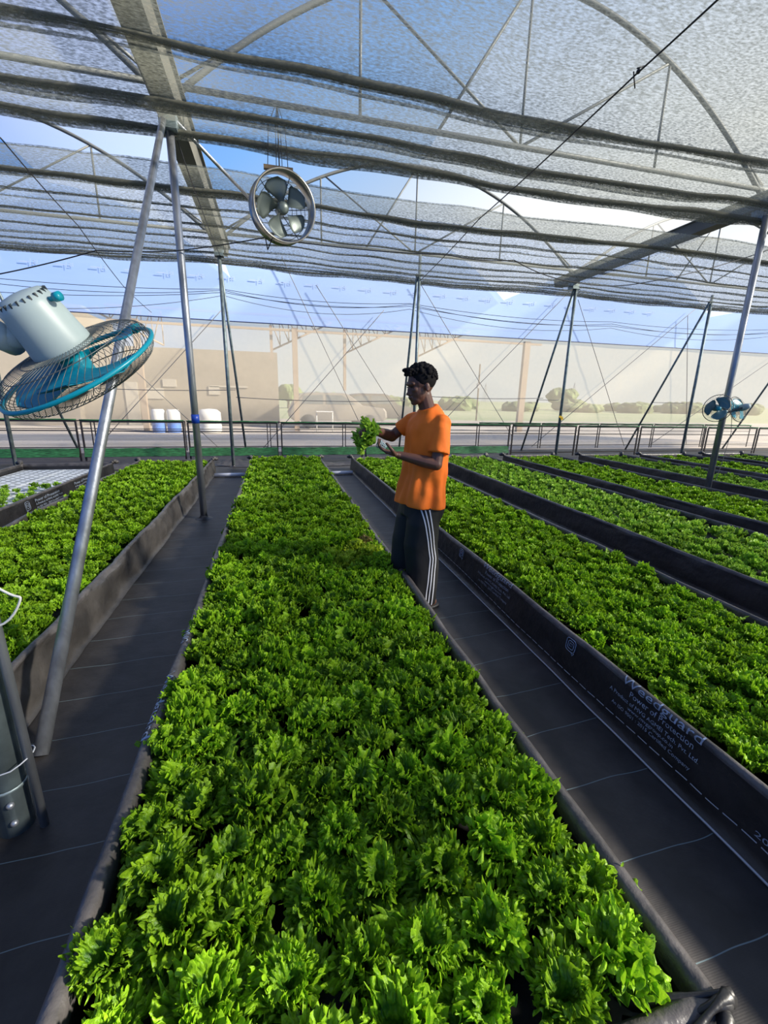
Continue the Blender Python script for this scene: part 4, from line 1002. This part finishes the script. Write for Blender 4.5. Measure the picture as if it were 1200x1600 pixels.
for s, dx in ((1, -.02), (-1, .05)):
    sh = MB(); loft(sh, [(dx+.04, .10*s, 0, .125, .042), (dx+.04, .10*s, .018, .13, .046), (dx+.04, .10*s, .022, .12, .04)], n=24)
    caps(sh, [(dx+.07, .10*s-.04, .03), (dx+.07, .10*s, .068), (dx+.07, .10*s+.04, .03)], [.011, .011, .011], n=8)
    sh.build('sandal', M['shoe'], person)

# lettuce plant held in the hands, with its net cup
hpz = PM @ Vector((.362, .035, 1.203))
hl_ = empty('held_lettuce', hpz, 'young lettuce plant in a small net cup held in both hands by the person', 'lettuce')
rg = np.random.default_rng(8); stemax = Vector((.35, -.05, .8))
Vs = []; Fs = []; Es = []; b = 0
dirs = [(1.2, .55, 1.0, .135), (1.9, .2, 1.3, .15), (.4, .65, .9, .13), (2.8, .15, .5, .10), (-.9, .35, .9, .12), (1.5, .7, 1.9, .15), (0.1, .9, 1.5, .14)]
for i, (tilt, cu_, _c, L_) in enumerate(dirs): pass
for i in range(8):
    V, e_ = leaf(rg, .135+.02*(i % 3), .25+.18*(i % 4), .8+.35*(i % 3), i*2.1, 8, 61, .018, 0)
    idx = np.arange(8*61).reshape(8, 61); Fq = np.stack([idx[:-1, :-1], idx[1:, :-1], idx[1:, 1:], idx[:-1, 1:]], -1).reshape(-1, 4)+b
    Vs.append(V); Fs.append(Fq); Es.append(e_*.8); b += 8*61
V = np.concatenate(Vs)
T = Matrix.Translation(hpz+FX*.035+Vector((0, 0, .018))) @ Matrix(((FX.x, LY.x, 0, 0), (FX.y, LY.y, 0, 0), (0, 0, 1, 0), (0, 0, 0, 1))) @ Matrix.Rotation(math.radians(62), 4, 'Y')
Tn = np.array(T); V = V @ Tn[:3, :3].T+Tn[:3, 3]
me = np_mesh('foliage', V, np.concatenate(Fs), np.concatenate(Es), np.zeros(len(V))+.5, M['leaf_pale'])
fo = bpy.data.objects.new('foliage', me); C.objects.link(fo); fo.parent = hl_; fo.matrix_parent_inverse = hl_.matrix_world.inverted()
CT = Matrix.Translation(hpz) @ Matrix(((FX.x, LY.x, 0, 0), (FX.y, LY.y, 0, 0), (0, 0, 1, 0), (0, 0, 0, 1))) @ Matrix.Rotation(math.radians(60), 4, 'Y')
cp = MB()
for z, r in ((.02, .026), (.008, .0245), (-.006, .0225), (-.02, .020), (-.03, .018)): cp.tube([CT @ Vector((r*math.cos(a), r*math.sin(a), z)) for a in [2*PI*i/20 for i in range(20)]], .0022 if z < .02 else .003, 5, closed=True)
for i in range(10): a = 2*PI*i/10; cp.tube([CT @ Vector((.026*math.cos(a), .026*math.sin(a), .02)), CT @ Vector((.018*math.cos(a), .018*math.sin(a), -.03))], .0018, 5)
cp.build('net_cup', mat('pale_blue_net_cup', (.35, .5, .55), .5), hl_)
MB().ell((0, 0, -.004), (.019, .019, .026), CT).build('root_plug', mat('dark_roots', (.05, .045, .04), .9, col2=(.35, .3, .28), scale=150), hl_)

# ------------------------------------------------------------------ outside, beyond the far wall
M['bld'] = mat('beige_cladding', (.24, .20, .145), .8, var=.06, scale=1.2, stretch=(1, 1, .1))
M['bld_trim'] = mat('faded_trim', (.36, .32, .25), .7)
M['bld_roof'] = mat('grey_roof_sheet', (.34, .34, .33), .6)
M['white_paint'] = mat('off_white_paint', (.7, .68, .62), .6)
M['frame_out'] = mat('beige_painted_steel', (.30, .22, .15), .6)
M['car_paint'] = mat('silver_car_paint', (.30, .27, .23), .35, .3)
M['car_paint2'] = mat('dark_car_paint', (.13, .115, .10), .35, .3)
M['glass'] = mat('car_glass', (.10, .12, .13), .1)
M['tyre'] = mat('tyre', (.03, .03, .03), .8)
M['blue_plastic'] = mat('blue_plastic', (.08, .18, .5), .5)
M['tree'] = mat('tree_foliage', (.10, .14, .05), .9, col2=(.17, .21, .08), scale=1.2)
M['trunk'] = mat('trunk', (.12, .09, .06), .9)
b = empty('building', (-6, 25, 0), 'beige clad building behind the far wall on the left', 'building')
MB().box((-4.6, 26, 1.80), (9.6, 5, 3.60)).build('wall', M['bld'], b, smooth=False)
MB().box((-11.2, 26, 2.6), (5.0, 6, 5.2)).build('side_wing', M['bld'], b, smooth=False)
MB().box((-9.6, 22.8, 5.0), (3.6, .9, .12), None).build('roof', M['bld_roof'], b, smooth=False)
for x, z, w_, h_ in ((-5.6, 1.5, .8, .5), (-4.9, 2.0, .6, .35), (-2.9, 1.7, .5, .4), (-6.6, 1.0, .55, 2.0), (-2.2, 1.9, 1.8, .08)):
    MB().box((x, 23.47, z), (w_, .06, h_)).build('window' if h_ < 1 else 'door', M['bld_trim'], b, smooth=False)
cf = empty('canopy_frame', (4, 20, 0), 'open beige steel canopy frame with lattice brackets beyond the far wall', 'canopy frame')
for x, w_ in ((.92, .22), (12.0, .3), (-5.2, .22)): MB().box((x, 20, 2.15), (w_, .2, 4.3)).build('post', M['frame_out'], cf, smooth=False)
for x, z0 in ((3.12, 1.8), (6.52, 3.2), (-.05, 3.0)): MB().box((x, 20.3, (z0+4.4)/2), (.12, .12, 4.4-z0)).build('post', M['frame_out'], cf, smooth=False)
MB().box((3.3, 20, 4.2), (19, .1, .09)).build('beam', M['frame_out'], cf, smooth=False)
MB().box((3.3, 20, 4.75), (19, .1, .08)).build('beam', M['frame_out'], cf, smooth=False)
for x, s in ((3.12, 1), (6.52, 1), (-.05, 1), (-4.3, -1)):
    lb = MB(); lb.tube([(x, 20.3, 3.4), (x+s*2.6, 20.3, 4.65)], .04, 5)
    for k in range(7): u = k/7; lb.tube([(x+s*2.6*u, 20.3, 3.4+1.25*u), (x+s*2.6*u, 20.3, 4.7)], .02, 4); lb.tube([(x+s*2.6*u, 20.3, 4.7), (x+s*2.6*(u+1/7), 20.3, 3.4+1.25*(u+1/7))], .02, 4)
    lb.build('lattice_bracket', M['frame_out'], cf)
def car(x0, y, L_, H_, paint, label, W_=1.75):
    r = empty('car', (x0+L_/2, y, 0), label, 'car')
    pf = [(0, .45), (.01, .30), (.05, .22), (.97, .22), (1, .32), (.995, .48), (.97, .58), (.80, .64), (.74, .66), (.60, .96), (.55, 1.0), (.22, 1.0), (.10, .95), (.03, .64)]
    n = len(pf); P = []
    for dy, k in ((-W_/2, .0), (-W_/2-.0, 0), (W_/2, 0)):
        pass
    secs = [(-W_/2, .96), (-W_/2+.08, 1.0), (W_/2-.08, 1.0), (W_/2, .96)]
    vs = [(x0+L_*(.5+(a-.5)*k), y+dy, H_*(.55+(h-.55)*k)) for dy, k in secs for a, h in pf]
    mb = MB(); mb.add(vs, [(s*n+i, s*n+(i+1) % n, (s+1)*n+(i+1) % n, (s+1)*n+i) for s in range(3) for i in range(n)]+[tuple(range(n)), tuple(reversed(range(3*n, 4*n)))])
    mb.build('body', paint, r, smooth=False)
    for pts in ([(.13, .68), (.15, .90), (.34, .93), (.34, .68)], [(.37, .68), (.37, .93), (.53, .93), (.66, .70), (.66, .68)]):
        m = len(pts); wv = [(x0+L_*a, y-W_/2+dy, H_*h) for dy in (-.012, .02) for a, h in pts]
        MB().add(wv, [tuple(range(m)), tuple(range(2*m-1, m-1, -1))]+[(i, (i+1) % m, m+(i+1) % m, m+i) for i in range(m)]).build('side_window', M['glass'], r, smooth=False)
    for a in (.19, .81):
        w3 = MB().lathe([(0, -.1), (.2, -.1), (.33, -.09), (.34, -.05), (.34, .09), (0, .1)], Matrix.Translation((x0+L_*a, y-W_/2+.05, .34)) @ Matrix.Rotation(PI/2, 4, 'X'), 24).build('wheel', M['tyre'], r)
car(.6, 22.5, 4.9, 1.72, M['car_paint'], 'silver car parked beyond the far wall, the nearer of the two')
car(3.6, 25.2, 4.4, 1.75, M['car_paint2'], 'darker car parked behind the silver one beyond the far wall')
for i, (x, lab, bl) in enumerate([(-4.5, 'blue and white storage drum outside, the left of the pair', True), (-3.95, 'blue and white storage drum outside, the right of the pair', False)]):
    d = empty('storage_drum', (x, 19, 0), lab, 'drum', 'pair of drums outside')
    MB().lathe([(0, 0), (.24, 0), (.25, .05), (.25, .42)], Matrix.Translation((x, 19, 0)), 24).build('base', M['blue_plastic'] if bl or True else M['white_paint'], d)
    MB().lathe([(.25, .42), (.25, .82), (.2, .90), (0, .90)], Matrix.Translation((x, 19, 0)), 24).build('top', M['white_paint'], d)
tk = MB().lathe([(0, 0), (.42, 0), (.44, .05), (.44, .2), (.43, .22), (.44, .25), (.44, .5), (.43, .52), (.44, .55), (.43, .8), (.3, .92), (0, .95)], Matrix.Translation((-2.6, 19, 0)), 32)
tag(tk.build('water_tank', M['white_paint']), 'white ribbed water tank outside beside the drums', 'tank')
ch = empty('white_frame_stand', (2.1, 19.5, 0), 'small white frame stand outside in front of the silver car', 'stand')
for x in (1.75, 2.45): MB().tube([(x, 19.5, 0), (x, 19.5, .9)], .02, 6).build('leg', M['white_paint'], ch)
MB().box((2.1, 19.5, .88), (.74, .3, .03)).build('top', M['white_paint'], ch, smooth=False)

def tree(x, y, w_, h_, label, seed, trunk=True, nb=14, cat='tree'):
    r = empty('tree' if trunk else 'bush', (x, y, 0), label, cat, 'trees along the field' if trunk else 'bushes along the field')
    q = random.Random(seed); mb = MB()
    for i in range(nb):
        a = q.uniform(0, 2*PI); rr = q.uniform(0, .8)*w_/2; z = h_*(q.uniform(.45, .8) if trunk else q.uniform(.2, .7))
        s = w_*q.uniform(.16, .28); b0 = len(mb.v)
        mb.ell((x+rr*math.cos(a), y+rr*math.sin(a), z), (s, s, min(h_-z, s*.9) if h_-z > .1 else s*.5), None, 12, 8)
        for j in range(b0, len(mb.v)):
            v = Vector(mb.v[j]); k = 1+.0; nz = mnoise.noise(v*1.1)*.35*s
            cc = Vector((x+rr*math.cos(a), y+rr*math.sin(a), z)); dv = (v-cc); mb.v[j] = tuple(v+dv.normalized()*nz if dv.length > 0 else v)
    mb.build('crown', M['tree'], r, smooth=False)
    if trunk: MB().tube([(x, y, -.1), (x+.05, y, h_*.6)], [.18, .09], 8).build('trunk', M['trunk'], r)
tree(1.7, 60, 3.6, 3.1, 'round tree outside between the building and the parked car', 1)
tree(60, 84, 5.5, 4.4, 'round crowned tree on the field edge right of the tagged post', 2)
q = random.Random(11)
bw = ['behind the parked cars', 'right behind the parked cars', 'just right of the person', 'right of the person', 'under the utility pole', 'right of the utility pole', 'left of the tagged post', 'behind the tagged post', 'right of the tagged post', 'below the left pylon', 'between the pylons', 'below the right pylon', 'left of the twin fans', 'behind the twin fans', 'right of the twin fans', 'at the far right edge']
for i in range(16):
    x = 6+i*5.4+q.uniform(-1, 1)
    tree(6+i*5.4, 63+11*(i % 2)+q.uniform(-1, 1), 5.8, 1.2+q.uniform(0, .9), 'low green bush on the field edge outside, '+bw[i], 20+i, trunk=False, nb=16, cat='bush')
for i, (x, y, h_, lab) in enumerate([(14.9, 31, 4.1, 'thin utility pole outside right of the person')]):
    u = empty('utility_pole', (x, y, 0), lab, 'utility pole')
    MB().tube([(x, y, 0), (x, y, h_)], .06, 6).build('pole', M['trunk'], u)
    MB().box((x, y, h_*.62), (.22, .2, .35)).build('transformer_box', M['bld_roof'], u, smooth=False)
def pylon(x, y, h_, lab):
    r = empty('pylon', (x, y, 0), lab, 'pylon', 'distant pylons')
    mb = MB()
    for sx in (-1, 1):
        for sy in (-1, 1): mb.tube([(x+sx*2, y+sy*2, 0), (x+sx*.5, y+sy*.5, h_*.7), (x, y, h_)], .14, 4)
    for k in range(7):
        z = h_*.1*k; z2 = h_*.1*(k+1); a = 2-1.5*k/7; c_ = 2-1.5*(k+1)/7
        mb.tube([(x-a, y-a, z), (x+c_, y-c_, z2)], .09, 3); mb.tube([(x+a, y-a, z), (x-c_, y-c_, z2)], .09, 3)
    mb.build('tower', M['bld_roof'], r)
    for z in (.72, .82): MB().box((x, y, h_*z), (6, .2, .2)).build('crossarm', M['bld_roof'], r, smooth=False)
pylon(187, 250, 14, 'distant lattice pylon left of the twin fans')
pylon(160, 320, 15, 'distant lattice pylon right of the tagged post')
